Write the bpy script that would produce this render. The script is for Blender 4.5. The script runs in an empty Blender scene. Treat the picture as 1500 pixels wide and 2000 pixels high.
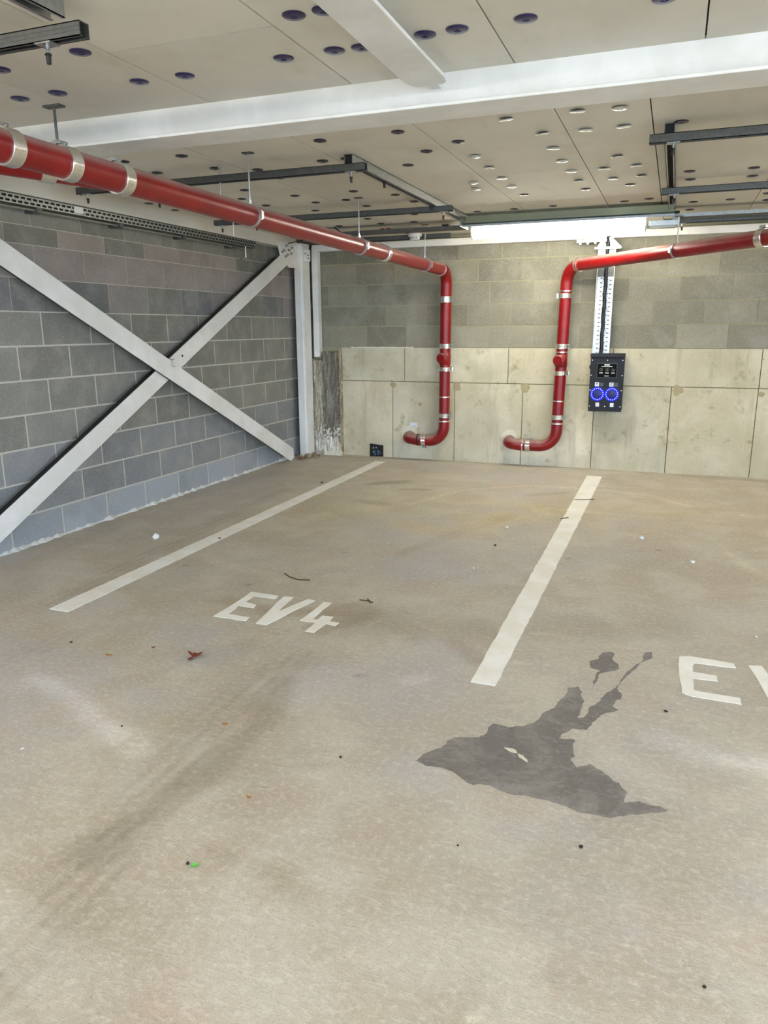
import bpy, bmesh, math, random
import numpy as np
from mathutils import Vector, Matrix
random.seed(7)
SC = bpy.context.scene
COL = SC.collection

# ---------------------------------------------------------------- camera, world, exposure
YAW, PIT, ROLL, FPX = -0.3635317, 0.2404865, -0.0061757, 1462.077
CX, CH, D = 4.0709955, 1.45, 8.062
def cam_basis():
    cy, sy, cp, sp = math.cos(YAW), math.sin(YAW), math.cos(PIT), math.sin(PIT)
    d = Vector((sy*cp, cy*cp, -sp)); r = Vector((cy, -sy, 0)); u = r.cross(d)
    c, s = math.cos(ROLL), math.sin(ROLL)
    return c*r+s*u, c*u-s*r, d
CR, CU, CD = cam_basis()
CAMP = Vector((CX, 0, CH))
def P(px, py, ax, val):
    """point of the photograph's pixel on the real plane axis=val"""
    v = CD + CR*((px-750)/FPX) - CU*((py-1000)/FPX)
    return CAMP + v*((val-CAMP[ax])/v[ax])
cam = bpy.data.objects.new('camera', bpy.data.cameras.new('camera'))
cam.data.sensor_fit = 'HORIZONTAL'; cam.data.sensor_width = 36
cam.data.lens = 36*FPX/1500; cam.data.clip_start = .05
cam.matrix_world = Matrix(((CR.x, CU.x, -CD.x, CX), (CR.y, CU.y, -CD.y, 0), (CR.z, CU.z, -CD.z, CH), (0, 0, 0, 1)))
COL.objects.link(cam); SC.camera = cam

W = bpy.data.worlds.new('sky'); SC.world = W; W.use_nodes = True
bg = W.node_tree.nodes['Background']
bg.inputs[0].default_value = (.50, .70, 1, 1); bg.inputs[1].default_value = 4.2
SC.view_settings.view_transform = 'Standard'; SC.view_settings.look = 'None'
SC.view_settings.gamma = 1; SC.view_settings.use_curve_mapping = False
SC.view_settings.exposure = 1.03
sun = bpy.data.objects.new('sun', bpy.data.lights.new('sun', 'SUN')); COL.objects.link(sun)
sun.data.energy = 5.0; sun.data.angle = .02; sun.data.color = (1, .95, .88); sun.rotation_euler = (math.radians(-38), 0, 0)
TUBE = 24.0          # strength of the lit tubes
TUBE_ADDED = 25.0  # strength of the added, unseen lamps

# ---------------------------------------------------------------- materials
def srgb(r, g, b):
    f = lambda c: (c/255/12.92 if c/255 <= .04045 else ((c/255+.055)/1.055)**2.4)
    return (f(r), f(g), f(b), 1)
def newmat(name):
    m = bpy.data.materials.new(name); m.use_nodes = True
    return m, m.node_tree, m.node_tree.nodes['Principled BSDF']
def plain(name, col, rough=.5, metal=0, bump=0, scale=60, vary=0, emis=None, es=0, coat=0):
    m, t, b = newmat(name)
    b.inputs['Base Color'].default_value = col; b.inputs['Roughness'].default_value = rough
    b.inputs['Metallic'].default_value = metal; b.inputs['Coat Weight'].default_value = coat
    if emis: b.inputs['Emission Color'].default_value = emis; b.inputs['Emission Strength'].default_value = es
    if bump or vary:
        tc = t.nodes.new('ShaderNodeTexCoord'); n = t.nodes.new('ShaderNodeTexNoise')
        n.inputs['Scale'].default_value = scale; n.inputs['Detail'].default_value = 5
        t.links.new(tc.outputs['Object'], n.inputs['Vector'])
        if bump:
            bp = t.nodes.new('ShaderNodeBump'); bp.inputs['Strength'].default_value = bump; bp.inputs['Distance'].default_value = .01
            t.links.new(n.outputs['Fac'], bp.inputs['Height']); t.links.new(bp.outputs['Normal'], b.inputs['Normal'])
        if vary:
            mx = t.nodes.new('ShaderNodeMix'); mx.data_type = 'RGBA'
            mx.inputs[6].default_value = tuple(c*(1-vary) for c in col[:3])+(1,)
            mx.inputs[7].default_value = tuple(min(1, c*(1+vary)) for c in col[:3])+(1,)
            t.links.new(n.outputs['Fac'], mx.inputs[0]); t.links.new(mx.outputs[2], b.inputs['Base Color'])
    return m
class G:
    """small node-graph helper"""
    def __init__(s, name):
        s.m, s.t, s.b = newmat(name); s.tc = s.t.nodes.new('ShaderNodeTexCoord').outputs['Object']
    def link(s, a, b): s.t.links.new(a, b)
    def noise(s, scale, detail=4, rough=.6, vec=None, dist=0):
        n = s.t.nodes.new('ShaderNodeTexNoise'); n.inputs['Scale'].default_value = scale
        n.inputs['Detail'].default_value = detail; n.inputs['Roughness'].default_value = rough; n.inputs['Distortion'].default_value = dist
        s.link(vec or s.tc, n.inputs['Vector']); return n.outputs['Fac']
    def map(s, scale=(1, 1, 1), loc=(0, 0, 0), rot=(0, 0, 0)):
        n = s.t.nodes.new('ShaderNodeMapping'); n.inputs['Scale'].default_value = scale; n.inputs['Location'].default_value = loc
        n.inputs['Rotation'].default_value = rot; s.link(s.tc, n.inputs['Vector']); return n.outputs[0]
    def ramp(s, f, a, b):
        n = s.t.nodes.new('ShaderNodeMapRange'); n.interpolation_type = 'SMOOTHSTEP'
        n.inputs[1].default_value = a; n.inputs[2].default_value = b; s.link(f, n.inputs[0]); return n.outputs[0]
    def mix(s, f, a, b, mode='MIX'):
        n = s.t.nodes.new('ShaderNodeMix'); n.data_type = 'RGBA'; n.blend_type = mode
        for i, v in ((0, f), (6, a), (7, b)):
            if hasattr(v, 'is_linked'): s.link(v, n.inputs[i])
            else: n.inputs[i].default_value = v
        return n.outputs[2]
    def math(s, op, a, b=0):
        n = s.t.nodes.new('ShaderNodeMath'); n.operation = op
        for i, v in ((0, a), (1, b)):
            if hasattr(v, 'is_linked'): s.link(v, n.inputs[i])
            else: n.inputs[i].default_value = v
        return n.outputs[0]
    def attr(s, name='Col'):
        n = s.t.nodes.new('ShaderNodeAttribute'); n.attribute_name = name; return n
    def bump(s, h, strength=.3, dist=.01):
        n = s.t.nodes.new('ShaderNodeBump'); n.inputs['Strength'].default_value = strength; n.inputs['Distance'].default_value = dist
        s.link(h, n.inputs['Height']); s.link(n.outputs[0], s.b.inputs['Normal'])
    def out(s, col, rough=.8):
        if hasattr(col, 'is_linked'): s.link(col, s.b.inputs['Base Color'])
        else: s.b.inputs['Base Color'].default_value = col
        if hasattr(rough, 'is_linked'): s.link(rough, s.b.inputs['Roughness'])
        else: s.b.inputs['Roughness'].default_value = rough
        return s.m

def mat_floor():
    g = G('concrete floor')
    big = g.noise(.55, 3, .5); mid = g.noise(2.6, 6, .65, dist=.4); fine = g.noise(42, 6, .75); grit = g.noise(190, 3, .8)
    sw = g.noise(9, 8, .7, vec=g.map((1, 3.5, 1), rot=(0, 0, .5)), dist=2.2)
    c = g.mix(g.ramp(big, .35, .68), srgb(182, 171, 148), srgb(184, 177, 165))
    c = g.mix(g.ramp(mid, .38, .66), c, srgb(200, 193, 176))
    c = g.mix(g.math('MULTIPLY', g.ramp(g.noise(1.3, 5, .6, vec=g.map((1, 1, 1), (5, 3, 0))), .52, .7), .45), c, srgb(168, 160, 142))
    c = g.mix(g.math('MULTIPLY', g.ramp(g.noise(.8, 4, .6, vec=g.map((1, 1, 1), (9, 2, 0))), .5, .66), .6), c, srgb(184, 180, 178))
    c = g.mix(g.math('MULTIPLY', g.ramp(g.noise(1.9, 5, .6, vec=g.map((1, 1, 1), (2, 7, 0))), .52, .68), .5), c, srgb(190, 170, 150))
    c = g.mix(g.math('MULTIPLY', g.ramp(g.noise(75, 5, .8, vec=g.map((1, 1, 1), (4, 4, 0))), .54, .66), .45), c, srgb(140, 132, 120))
    c = g.mix(g.math('MULTIPLY', g.ramp(fine, .46, .7), .6), c, srgb(222, 216, 202))
    c = g.mix(g.math('MULTIPLY', g.ramp(grit, .5, .72), .5), c, srgb(138, 128, 114))
    c = g.mix(g.math('MULTIPLY', g.ramp(sw, .52, .68), .42), c, srgb(220, 214, 202))
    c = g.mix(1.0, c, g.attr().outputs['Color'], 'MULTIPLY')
    g.bump(g.math('ADD', g.math('MULTIPLY', fine, .6), g.math('MULTIPLY', sw, .6)), .5, .008)
    return g.out(c, g.math('ADD', g.math('MULTIPLY', mid, .25), .5))
def mat_block(name, tintable=True):
    g = G(name)
    n1 = g.noise(5, 5, .6); pores = g.noise(95, 4, .8); st = g.noise(1.4, 4, .6)
    c = g.attr().outputs['Color']
    c = g.mix(g.math('MULTIPLY', g.ramp(n1, .42, .72), .4), c, srgb(172, 167, 154))
    c = g.mix(g.math('MULTIPLY', g.ramp(st, .5, .72), .3), c, srgb(104, 98, 88))
    c = g.mix(g.math('MULTIPLY', g.ramp(pores, .53, .68), .6), c, srgb(84, 80, 70))
    c = g.mix(g.math('MULTIPLY', g.ramp(g.noise(48, 6, .8, vec=g.map((1, 1, 1), (3, 9, 4))), .52, .66), .35), c, srgb(190, 184, 168))
    g.bump(g.math('ADD', pores, n1), .5, .008)
    return g.out(c, .95)
def mat_cast():
    g = G('shuttered concrete')
    n1 = g.noise(1.8, 6, .62, dist=.3); n2 = g.noise(7, 6, .7); p = g.noise(60, 2, .5)
    run = g.noise(3.2, 6, .6, vec=g.map((2.6, 1, .35)))
    c = g.mix(g.ramp(n1, .32, .7), srgb(186, 177, 148), srgb(212, 204, 178))
    c = g.mix(g.math('MULTIPLY', g.ramp(run, .5, .72), .6), c, srgb(166, 158, 134))
    c = g.mix(g.math('MULTIPLY', g.ramp(n2, .56, .72), .6), c, srgb(140, 128, 92))
    c = g.mix(g.math('MULTIPLY', g.ramp(p, .66, .72), .7), c, srgb(98, 86, 60))
    c = g.mix(1.0, c, g.attr().outputs['Color'], 'MULTIPLY')
    g.bump(g.math('ADD', n2, g.math('MULTIPLY', p, .5)), .3, .006)
    return g.out(c, .85)
def mat_board():
    g = G('ceiling board')
    n1 = g.noise(1.1, 4, .55); n2 = g.noise(5, 6, .65, vec=g.map((1, .5, 1))); sc = g.noise(12, 7, .7, vec=g.map((.4, 2.4, 1), rot=(0, 0, .6)), dist=1)
    c = g.mix(g.ramp(n1, .35, .68), srgb(208, 202, 188), srgb(220, 215, 202))
    c = g.mix(g.math('MULTIPLY', g.ramp(n2, .5, .75), .4), c, srgb(188, 178, 158))
    c = g.mix(g.math('MULTIPLY', g.ramp(sc, .62, .75), .4), c, srgb(228, 222, 208))
    c = g.mix(1.0, c, g.attr().outputs['Color'], 'MULTIPLY')
    g.bump(sc, .1, .004)
    return g.out(c, .75)
def mat_white():
    g = G('white intumescent paint')
    n = g.noise(4, 5, .6); f = g.noise(38, 5, .6)
    c = g.mix(g.ramp(n, .35, .7), srgb(220, 218, 210), srgb(234, 232, 226))
    g.bump(g.math('ADD', g.math('MULTIPLY', n, .6), g.math('MULTIPLY', f, .35)), .22, .012)
    return g.out(c, .45)
def mat_red():
    g = G('red oxide pipe paint')
    n = g.noise(7, 5, .6); geo = g.t.nodes.new('ShaderNodeNewGeometry'); sp = g.t.nodes.new('ShaderNodeSeparateXYZ')
    g.link(geo.outputs['Normal'], sp.inputs[0])
    dust = g.math('MULTIPLY', g.ramp(sp.outputs[2], .15, .9), g.ramp(n, .1, .55))
    c = g.mix(g.ramp(n, .4, .7), srgb(122, 5, 8), srgb(138, 9, 10))
    c = g.mix(g.math('MULTIPLY', dust, .75), c, srgb(172, 148, 138))
    return g.out(c, g.math('ADD', g.math('MULTIPLY', dust, .5), .34))
def mat_galv(name, col=(178, 182, 180), rough=.35):
    g = G(name); v = g.t.nodes.new('ShaderNodeTexVoronoi'); v.inputs['Scale'].default_value = 55
    g.link(g.tc, v.inputs['Vector']); n = g.noise(9, 4)
    a = srgb(*col); bb = tuple(x*.72 for x in a[:3])+(1,)
    c = g.mix(v.outputs['Distance'], bb, a); g.b.inputs['Metallic'].default_value = .85
    return g.out(c, g.math('ADD', g.math('MULTIPLY', n, .3), rough-.1))
def mat_stain():
    g = G('damp stained concrete')
    n = g.noise(3.6, 6, .65, dist=.8); f = g.noise(45, 6, .8); sw = g.noise(14, 7, .7, vec=g.map((1, 3, 1), rot=(0, 0, -.6)), dist=2)
    c = g.mix(g.ramp(n, .4, .66), srgb(134, 129, 124), srgb(170, 165, 158))
    c = g.mix(g.math('MULTIPLY', g.ramp(sw, .5, .72), .65), c, srgb(190, 185, 176))
    c = g.mix(g.math('MULTIPLY', g.ramp(f, .48, .68), .5), c, srgb(102, 98, 94))
    c = g.mix(1.0, c, g.attr().outputs['Color'], 'MULTIPLY')
    g.bump(g.math('ADD', f, sw), .25, .005)
    return g.out(c, .6)
def mat_roadpaint():
    g = G('road marking paint')
    n = g.noise(5, 5, .6); w = g.noise(34, 6, .8, vec=g.map((3, 1, 1)), dist=1.5)
    c = g.mix(g.ramp(n, .35, .7), srgb(242, 239, 226), srgb(252, 251, 245))
    c = g.mix(g.math('MULTIPLY', g.ramp(w, .57, .72), .4), c, srgb(178, 170, 150))
    g.bump(w, .2, .004)
    return g.out(c, .6)
def mat_pier():
    g = G('limewashed rough concrete')
    run = g.noise(9, 7, .72, vec=g.map((6, 1, .5)), dist=.5); n = g.noise(26, 6, .75)
    c = g.mix(g.ramp(run, .42, .62), srgb(112, 105, 94), srgb(150, 144, 131))
    c = g.mix(g.math('MULTIPLY', g.ramp(g.noise(12, 6, .7, vec=g.map((9, 1, .4), (3, 1, 7))), .54, .66), .85), c, srgb(205, 203, 192))
    c = g.mix(1.0, c, g.attr().outputs['Color'], 'MULTIPLY')
    g.bump(g.math('ADD', run, n), .8, .015)
    return g.out(c, .9)

M = dict(
    floor=mat_floor(), block=mat_block('concrete block'), cast=mat_cast(), board=mat_board(), white=mat_white(), red=mat_red(),
    galv=mat_galv('galvanised steel'), galv_dark=mat_galv('weathered galvanised strut', (112, 113, 110), .5), galv_bright=mat_galv('bright zinc tray', (226, 230, 230), .42),
    stain=mat_stain(), paint=mat_roadpaint(), pier=mat_pier(),
    mortar=plain('mortar', srgb(196, 192, 178), .95, bump=.4, scale=70, vary=.15),
    dark_gap=plain('dark gap', srgb(40, 36, 30), .95),
    disc=plain('dark blue plastic fixing', srgb(34, 24, 74), .28, coat=.2),
    disc_back=plain('near black plastic fixing', srgb(38, 30, 50), .3),
    disc_glint=plain('disc rim with painted glint', srgb(205, 205, 200), .3, metal=.35),  # pale colour is the grazing light reflection painted in
    steel=plain('zinc plated rod', srgb(190, 192, 190), .3, metal=.8), band=plain('stainless coupling band', srgb(220, 216, 208), .22, metal=.9, bump=.1, scale=40),
    rubber=plain('black rubber', srgb(18, 18, 18), .5), redwire=plain('red fire cable', srgb(150, 18, 22), .45), blackwire=plain('black cable', srgb(16, 17, 18), .4),
    plastic=plain('white moulded plastic', srgb(232, 232, 228), .35), lamp_body=plain('light grey lamp housing', srgb(186, 190, 186), .4),
    tube=plain('lit lamp diffuser', srgb(250, 250, 245), .4, emis=(1, .95, .82, 1), es=TUBE),
    tube_added=plain('added lamp diffuser', srgb(250, 250, 245), .4, emis=(1, .93, .83, 1), es=TUBE_ADDED),
    navy=plain('dark blue powder coat', srgb(5, 11, 22), .62, bump=.05, scale=200), screen=plain('dark display glass', srgb(3, 4, 4), .5),
    bezel=plain('display bezel', srgb(58, 60, 60), .4),
    ui=plain('display lettering', srgb(200, 205, 195), .4, emis=(.75, .8, .7, 1), es=.7), ui_dim=plain('dim display icons', srgb(70, 76, 50), .4, emis=(.3, .34, .18, 1), es=.25),
    led=plain('blue indicator', srgb(120, 130, 255), .3, emis=(.10, .13, 1, 1), es=4.5), ledglow=plain('blue lit socket ring', srgb(6, 6, 90), .5, emis=(.004, .006, .6, 1), es=1.1),
    sticker=plain('pale sticker', srgb(214, 216, 222), .5), sticker_dim=plain('grey sticker', srgb(70, 78, 86), .5), ink=plain('sticker ink', srgb(60, 62, 66), .6),
    mastic=plain('pale pipe mastic', srgb(218, 212, 190), .8, bump=.6, scale=60), rubble=plain('crumbled mortar', srgb(150, 135, 112), .95, bump=.6, scale=80, vary=.4),
    rust=plain('rusty brown clay', srgb(120, 84, 60), .9, vary=.4, scale=30), leaf=plain('dry brown leaf', srgb(120, 62, 40), .8, vary=.4, scale=80),
    ochre=plain('ochre dry leaf', srgb(170, 122, 66), .8, vary=.3, scale=80), green=plain('fresh green leaf', srgb(110, 190, 90), .6),
    grit=plain('dark grit', srgb(40, 34, 30), .8), foil=plain('crumpled white paper', srgb(226, 226, 224), .5), twig=plain('thin twig', srgb(84, 70, 44), .9),
    outside=plain('sunlit bounce yard', srgb(190, 182, 166), .9, vary=.15, scale=3),
)

M['screen'].node_tree.nodes['Principled BSDF'].inputs['Specular IOR Level'].default_value = .1
# ---------------------------------------------------------------- mesh helpers
def link(name, me, mat, parent=None, smooth=False):
    o = bpy.data.objects.new(name, me); COL.objects.link(o)
    if mat is not None and not me.materials: me.materials.append(mat)
    if parent is not None: o.parent = parent
    if smooth:
        for p in me.polygons: p.use_smooth = True
    return o
class MB:
    def __init__(s): s.v = []; s.f = []; s.c = []
    def add(s, vs, fs, col=None):
        k = len(s.v); s.v += [tuple(v) for v in vs]; s.f += [tuple(i+k for i in f) for f in fs]; s.c += [col or (1, 1, 1)]*len(fs); return s
    def box(s, x0, x1, y0, y1, z0, z1, col=None):
        vs = [(x, y, z) for x in (x0, x1) for y in (y0, y1) for z in (z0, z1)]
        return s.add(vs, [(0, 1, 3, 2), (4, 6, 7, 5), (0, 4, 5, 1), (2, 3, 7, 6), (0, 2, 6, 4), (1, 5, 7, 3)], col)
    def prism(s, poly, ext, col=None):
        """closed 3-D polygon pushed along the vector ext"""
        n = len(poly); e = Vector(ext); vs = [Vector(p) for p in poly]+[Vector(p)+e for p in poly]
        return s.add(vs, [tuple(range(n)), tuple(range(2*n-1, n-1, -1))]+[(i, (i+1) % n, n+(i+1) % n, n+i) for i in range(n)], col)
    def sweep(s, pts, r, n=24, caps=True):
        pts = [Vector(p) for p in pts]; R = r if hasattr(r, '__len__') else [r]*len(pts)
        t = (pts[1]-pts[0]).normalized(); up = Vector((0, 0, 1)) if abs(t.z) < .9 else Vector((1, 0, 0))
        a = t.cross(up).normalized(); vs = []
        for i, p in enumerate(pts):
            t = (pts[min(i+1, len(pts)-1)]-pts[max(i-1, 0)]).normalized()
            a = (a-t*a.dot(t)).normalized(); b = t.cross(a)
            vs += [p+a*(R[i]*math.cos(2*math.pi*k/n))+b*(R[i]*math.sin(2*math.pi*k/n)) for k in range(n)]
        fs = [(i*n+k, i*n+(k+1) % n, (i+1)*n+(k+1) % n, (i+1)*n+k) for i in range(len(pts)-1) for k in range(n)]
        if caps: fs += [tuple(range(n-1, -1, -1)), tuple(range((len(pts)-1)*n, len(pts)*n))]
        return s.add(vs, fs)
    def lathe(s, c, ax, prof, n=24):
        """prof: (distance along axis, radius)"""
        c = Vector(c); ax = Vector(ax).normalized()
        return s.sweep2([c+ax*d for d, _ in prof], [r for _, r in prof], ax, n)
    def sweep2(s, pts, R, ax, n):
        up = Vector((0, 0, 1)) if abs(ax.z) < .9 else Vector((1, 0, 0)); a = ax.cross(up).normalized(); b = ax.cross(a)
        vs = []
        for p, r in zip(pts, R): vs += [p+a*(r*math.cos(2*math.pi*k/n))+b*(r*math.sin(2*math.pi*k/n)) for k in range(n)]
        fs = [(i*n+k, i*n+(k+1) % n, (i+1)*n+(k+1) % n, (i+1)*n+k) for i in range(len(pts)-1) for k in range(n)]
        fs += [tuple(range(n-1, -1, -1)), tuple(range((len(pts)-1)*n, len(pts)*n))]
        return s.add(vs, fs)
    def build(s, name, mat, parent=None, smooth=False, bevel=0, cols=False):
        me = bpy.data.meshes.new(name); me.from_pydata(s.v, [], s.f)
        if cols or any(c != (1, 1, 1) for c in s.c):
            at = me.color_attributes.new('Col', 'FLOAT_COLOR', 'CORNER'); a = []
            for p, c in zip(s.f, s.c): a += [c[0], c[1], c[2], 1]*len(p)
            at.data.foreach_set('color', a)
        bm = bmesh.new(); bm.from_mesh(me); bmesh.ops.recalc_face_normals(bm, faces=bm.faces); bm.to_mesh(me); bm.free()
        o = link(name, me, mat, parent)
        if bevel:
            md = o.modifiers.new('bevel', 'BEVEL'); md.width = bevel; md.segments = 2; md.limit_method = 'ANGLE'
        if smooth:
            for p in me.polygons: p.use_smooth = len(p.vertices) == 4
            md = o.modifiers.new('edge', 'EDGE_SPLIT'); md.split_angle = math.radians(40)
        return o
def tag(o, label=None, cat=None, group=None, kind=None):
    if label: o['label'] = label
    if cat: o['category'] = cat
    if group: o['group'] = group
    if kind: o['kind'] = kind
    return o
def thing(name, label, cat, loc=(0, 0, 0), group=None):
    o = bpy.data.objects.new(name, None); COL.objects.link(o); o.location = loc; o.empty_display_size = .1
    return tag(o, label, cat, group)
def keep(o, parent):
    """children are modelled in world coordinates: cancel the parent's offset"""
    o.parent = parent; o.matrix_parent_inverse = Matrix.Translation(-Vector(parent.location)); return o
def part(mb, name, mat, t, **k):
    lab = k.pop('label', None)
    o = mb.build(name, mat, None, **k); keep(o, t)
    if lab: o['label'] = lab
    return o
def sub(mb, name, mat, p, **k):
    o = mb.build(name, mat, None, **k); o.parent = p; return o     # sub-part: the part already sits in world coordinates
def fillet(pts, rad, seg=10):
    pts = [Vector(p) for p in pts]; out = [pts[0]]
    for i in range(1, len(pts)-1):
        a = (pts[i-1]-pts[i]).normalized(); b = (pts[i+1]-pts[i]).normalized(); r = rad[i-1] if hasattr(rad, '__len__') else rad
        ang = a.angle(b); d = r/math.tan(ang/2); c = pts[i]+(a+b).normalized()*(r/math.sin(ang/2))
        p0 = pts[i]+a*d; p1 = pts[i]+b*d; v0 = p0-c; v1 = p1-c; w = v0.angle(v1)
        for k in range(seg+1):
            f = k/seg; out.append(c+(v0*math.sin((1-f)*w)+v1*math.sin(f*w))/math.sin(w))
    out.append(pts[-1]); return out
def vary(base, amt, warm=.02):
    k = 1+random.uniform(-amt, amt); h = random.uniform(-warm, warm)
    return (base[0]*k*(1+h), base[1]*k, base[2]*k*(1-h))

# ================================================================ THE SETTING
ZC = 2.40
# ---- floor: a fine grid carrying worn marks, other tones and painted light as a colour attribute
def seg_dist(X, Y, pl):
    d = np.full(X.shape, 1e9)
    for (ax, ay), (bx, by) in zip(pl[:-1], pl[1:]):
        vx, vy = bx-ax, by-ay; L = vx*vx+vy*vy+1e-9
        t = np.clip(((X-ax)*vx+(Y-ay)*vy)/L, 0, 1)
        d = np.minimum(d, np.hypot(X-ax-t*vx, Y-ay-t*vy))
    return d
def make_floor():
    xs = np.concatenate([[-.0], np.arange(.03, 7.2, .03), [8, 9, 10]]); ys = np.concatenate([[-5, -3, -1, 0], np.arange(.3, 8.06, .03), [8.1]])
    X, Y = np.meshgrid(xs, ys); nx, ny = len(xs), len(ys)
    v = np.stack([X.ravel(), Y.ravel(), np.zeros(X.size)], 1)
    i = np.arange(nx*ny).reshape(ny, nx)
    f = np.stack([i[:-1, :-1].ravel(), i[:-1, 1:].ravel(), i[1:, 1:].ravel(), i[1:, :-1].ravel()], 1)
    me = bpy.data.meshes.new('floor'); me.from_pydata(v.tolist(), [], f.tolist())
    C = np.ones(X.shape+(3,)); rg = np.random.RandomState(3)
    N = np.zeros(X.shape)                                   # ragged noise for the edges of marks
    for k in range(26):
        a = rg.uniform(0, 6.28); fr = rg.uniform(2, 26); N += np.sin((X*math.cos(a)+Y*math.sin(a))*fr+rg.uniform(0, 6.28))/26**.5
    def stroke(px, width, tint, soft=.5, amt=1, rag=.25, streak=0):
        pl = [tuple(P(x, y, 2, 0))[:2] for x, y in px]
        d = seg_dist(X, Y, pl)+N*width*rag
        m = np.clip((width-d)/(width*soft), 0, 1)*amt
        if streak:
            (ax, ay), (bx, by) = pl[0], pl[-1]; L = math.hypot(bx-ax, by-ay)
            q = (X*(by-ay)-Y*(bx-ax))/L; m = m*(.55+.45*np.sin(q*streak+N*.7))
        for c in range(3): C[..., c] *= 1+(tint[c]-1)*m
    dk = (.86, .84, .82); lt = (1.10, 1.12, 1.16)
    stroke([(-60, 2010), (130, 1790), (290, 1560), (420, 1400), (580, 1290)], .17, (.80, .785, .775), .7, 1, .2, 90)
    stroke([(210, 1650), (330, 1570), (430, 1490), (520, 1400), (560, 1330)], .09, (.80, .785, .76), .5, 1)
    stroke([(70, 1325), (130, 1350), (190, 1400), (265, 1465)], .075, (1.2, 1.23, 1.3), .7)
    stroke([(405, 1085), (440, 1105), (520, 1122)], .07, (1.14, 1.13, 1.12), .5, .9, .15)
    stroke([(800, 985), (900, 958), (1030, 948), (1180, 957), (1270, 968), (1350, 990)], .03, (1.18, 1.18, 1.15), .5, .9, .15)
    stroke([(1070, 993), (1190, 1003)], .03, (1.14, 1.13, 1.08), .5)
    stroke([(1150, 950), (1360, 955)], .03, (1.12, 1.1, 1.06), .5)
    stroke([(1040, 1235), (1170, 1256), (1335, 1285)], .012, (1.2, 1.19, 1.15), .6, .8, .1)
    stroke([(985, 1293), (1035, 1296)], .012, (1.25, 1.25, 1.22), .6, .9, .1)
    stroke([(1450, 1375), (1520, 1390)], .012, (1.2, 1.19, 1.15), .6, .8, .1)
    stroke([(725, 945), (790, 940)], .09, (.74, .74, .72), .6); stroke([(790, 955), (835, 957)], .06, (.78, .77, .74), .6)
    stroke([(700, 978), (750, 985)], .07, (.86, .85, .8), .7); stroke([(1030, 968), (1110, 962)], .07, (.84, .83, .8), .8)
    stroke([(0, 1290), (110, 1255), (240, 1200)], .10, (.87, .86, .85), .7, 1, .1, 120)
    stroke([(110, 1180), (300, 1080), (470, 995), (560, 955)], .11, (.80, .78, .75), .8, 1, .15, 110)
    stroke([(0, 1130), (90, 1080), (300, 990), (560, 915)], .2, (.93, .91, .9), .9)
    stroke([(440, 1175), (560, 1195), (690, 1195), (630, 1225)], .13, (.83, .79, .74), .5, 1, .35)
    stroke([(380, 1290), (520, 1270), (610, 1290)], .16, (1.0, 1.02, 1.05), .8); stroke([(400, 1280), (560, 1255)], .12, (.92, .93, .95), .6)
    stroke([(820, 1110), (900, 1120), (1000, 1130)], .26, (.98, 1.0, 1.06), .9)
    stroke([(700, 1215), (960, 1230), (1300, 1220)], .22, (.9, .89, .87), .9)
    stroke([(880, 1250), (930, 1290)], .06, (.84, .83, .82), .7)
    stroke([(1290, 1440), (1400, 1480), (1540, 1510)], .11, (1.16, 1.19, 1.25), .9); stroke([(1390, 1480), (1500, 1500)], .05, (1.08, 1.09, 1.1), .8)  # bluish daylight painted onto the near floor at right
    stroke([(800, 1330), (830, 1325)], .035, (1.15, 1.16, 1.18), .7, 1, .5); stroke([(1237, 1417), (1248, 1417)], .02, (1.25, 1.26, 1.28), .7, 1, .5)
    stroke([(1088, 1692), (1097, 1692)], .012, (1.3, 1.3, 1.3), .7, 1, .5); stroke([(1420, 1080), (1500, 1130)], .05, (1.12, 1.12, 1.1), .8)
    stroke([(400, 1660), (560, 1710)], .05, (.88, .86, .84), .7, 1, .2); stroke([(430, 1705), (600, 1745)], .05, (.93, .92, .9), .8)
    stroke([(330, 1590), (460, 1625), (640, 1650)], .07, (1.03, 1.05, 1.06), .9)
    stroke([(585, 1470), (640, 1468)], .045, (.9, .88, .86), .7, 1, .1); stroke([(585, 1495), (640, 1493)], .03, (.9, .88, .86), .7, 1, .1)
    stroke([(1160, 1600), (1230, 1700)], .008, (.82, .82, .82), .6, .8, .1)
    stroke([(0, 1940), (40, 1960), (60, 2000)], .03, (.85, .82, .8), .7)
    stroke([(620, 890), (1000, 905), (1500, 941), (1800, 955)], .10, (.84, .82, .76), .9)  # floor tinted darker along the foot of the back wall
    stroke([(870, 1035), (1000, 1010), (1060, 1000)], .4, (1.08, 1.02, .84), 1); stroke([(600, 1010), (850, 980), (1300, 1000)], .8, (1.02, 1.0, .9), 1)  # warm lamp light painted onto the far floor
    for k in range(5): stroke([(760+k*6, 1095-k*5), (900+k*8, 1045-k*6), (1010+k*4, 1010-k*4)], .012, (.88, .84, .8), .6, .8, .3)
    for cx_, cy_ in ((1060, 1060), (1450, 1050), (780, 1230), (1010, 1390), (1270, 1440), (1420, 1700), (1130, 1900), (700, 1850)):
        for k in range(6):
            a0 = rg.uniform(0, 6); r = rg.uniform(20, 75)
            stroke([(cx_+r*math.cos(a0+j*.22), cy_+r*.45*math.sin(a0+j*.22)) for j in range(6)], .008, (1.1, 1.09, 1.07) if k % 2 else (.91, .9, .89), .6, .8, .3)
    for k in range(40):                                    # small dark specks and pale flecks
        x, y = rg.uniform(0, 7), rg.uniform(.6, 7.9); r = rg.uniform(.004, .012); s = .55 if k % 3 else 1.35
        m = np.clip((r+.014-np.hypot(X-x, Y-y))/.014, 0, 1)[..., None]; C *= 1+(s-1)*m
    a = np.ones((X.size, 4)); a[:, :3] = C.reshape(-1, 3)
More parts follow.
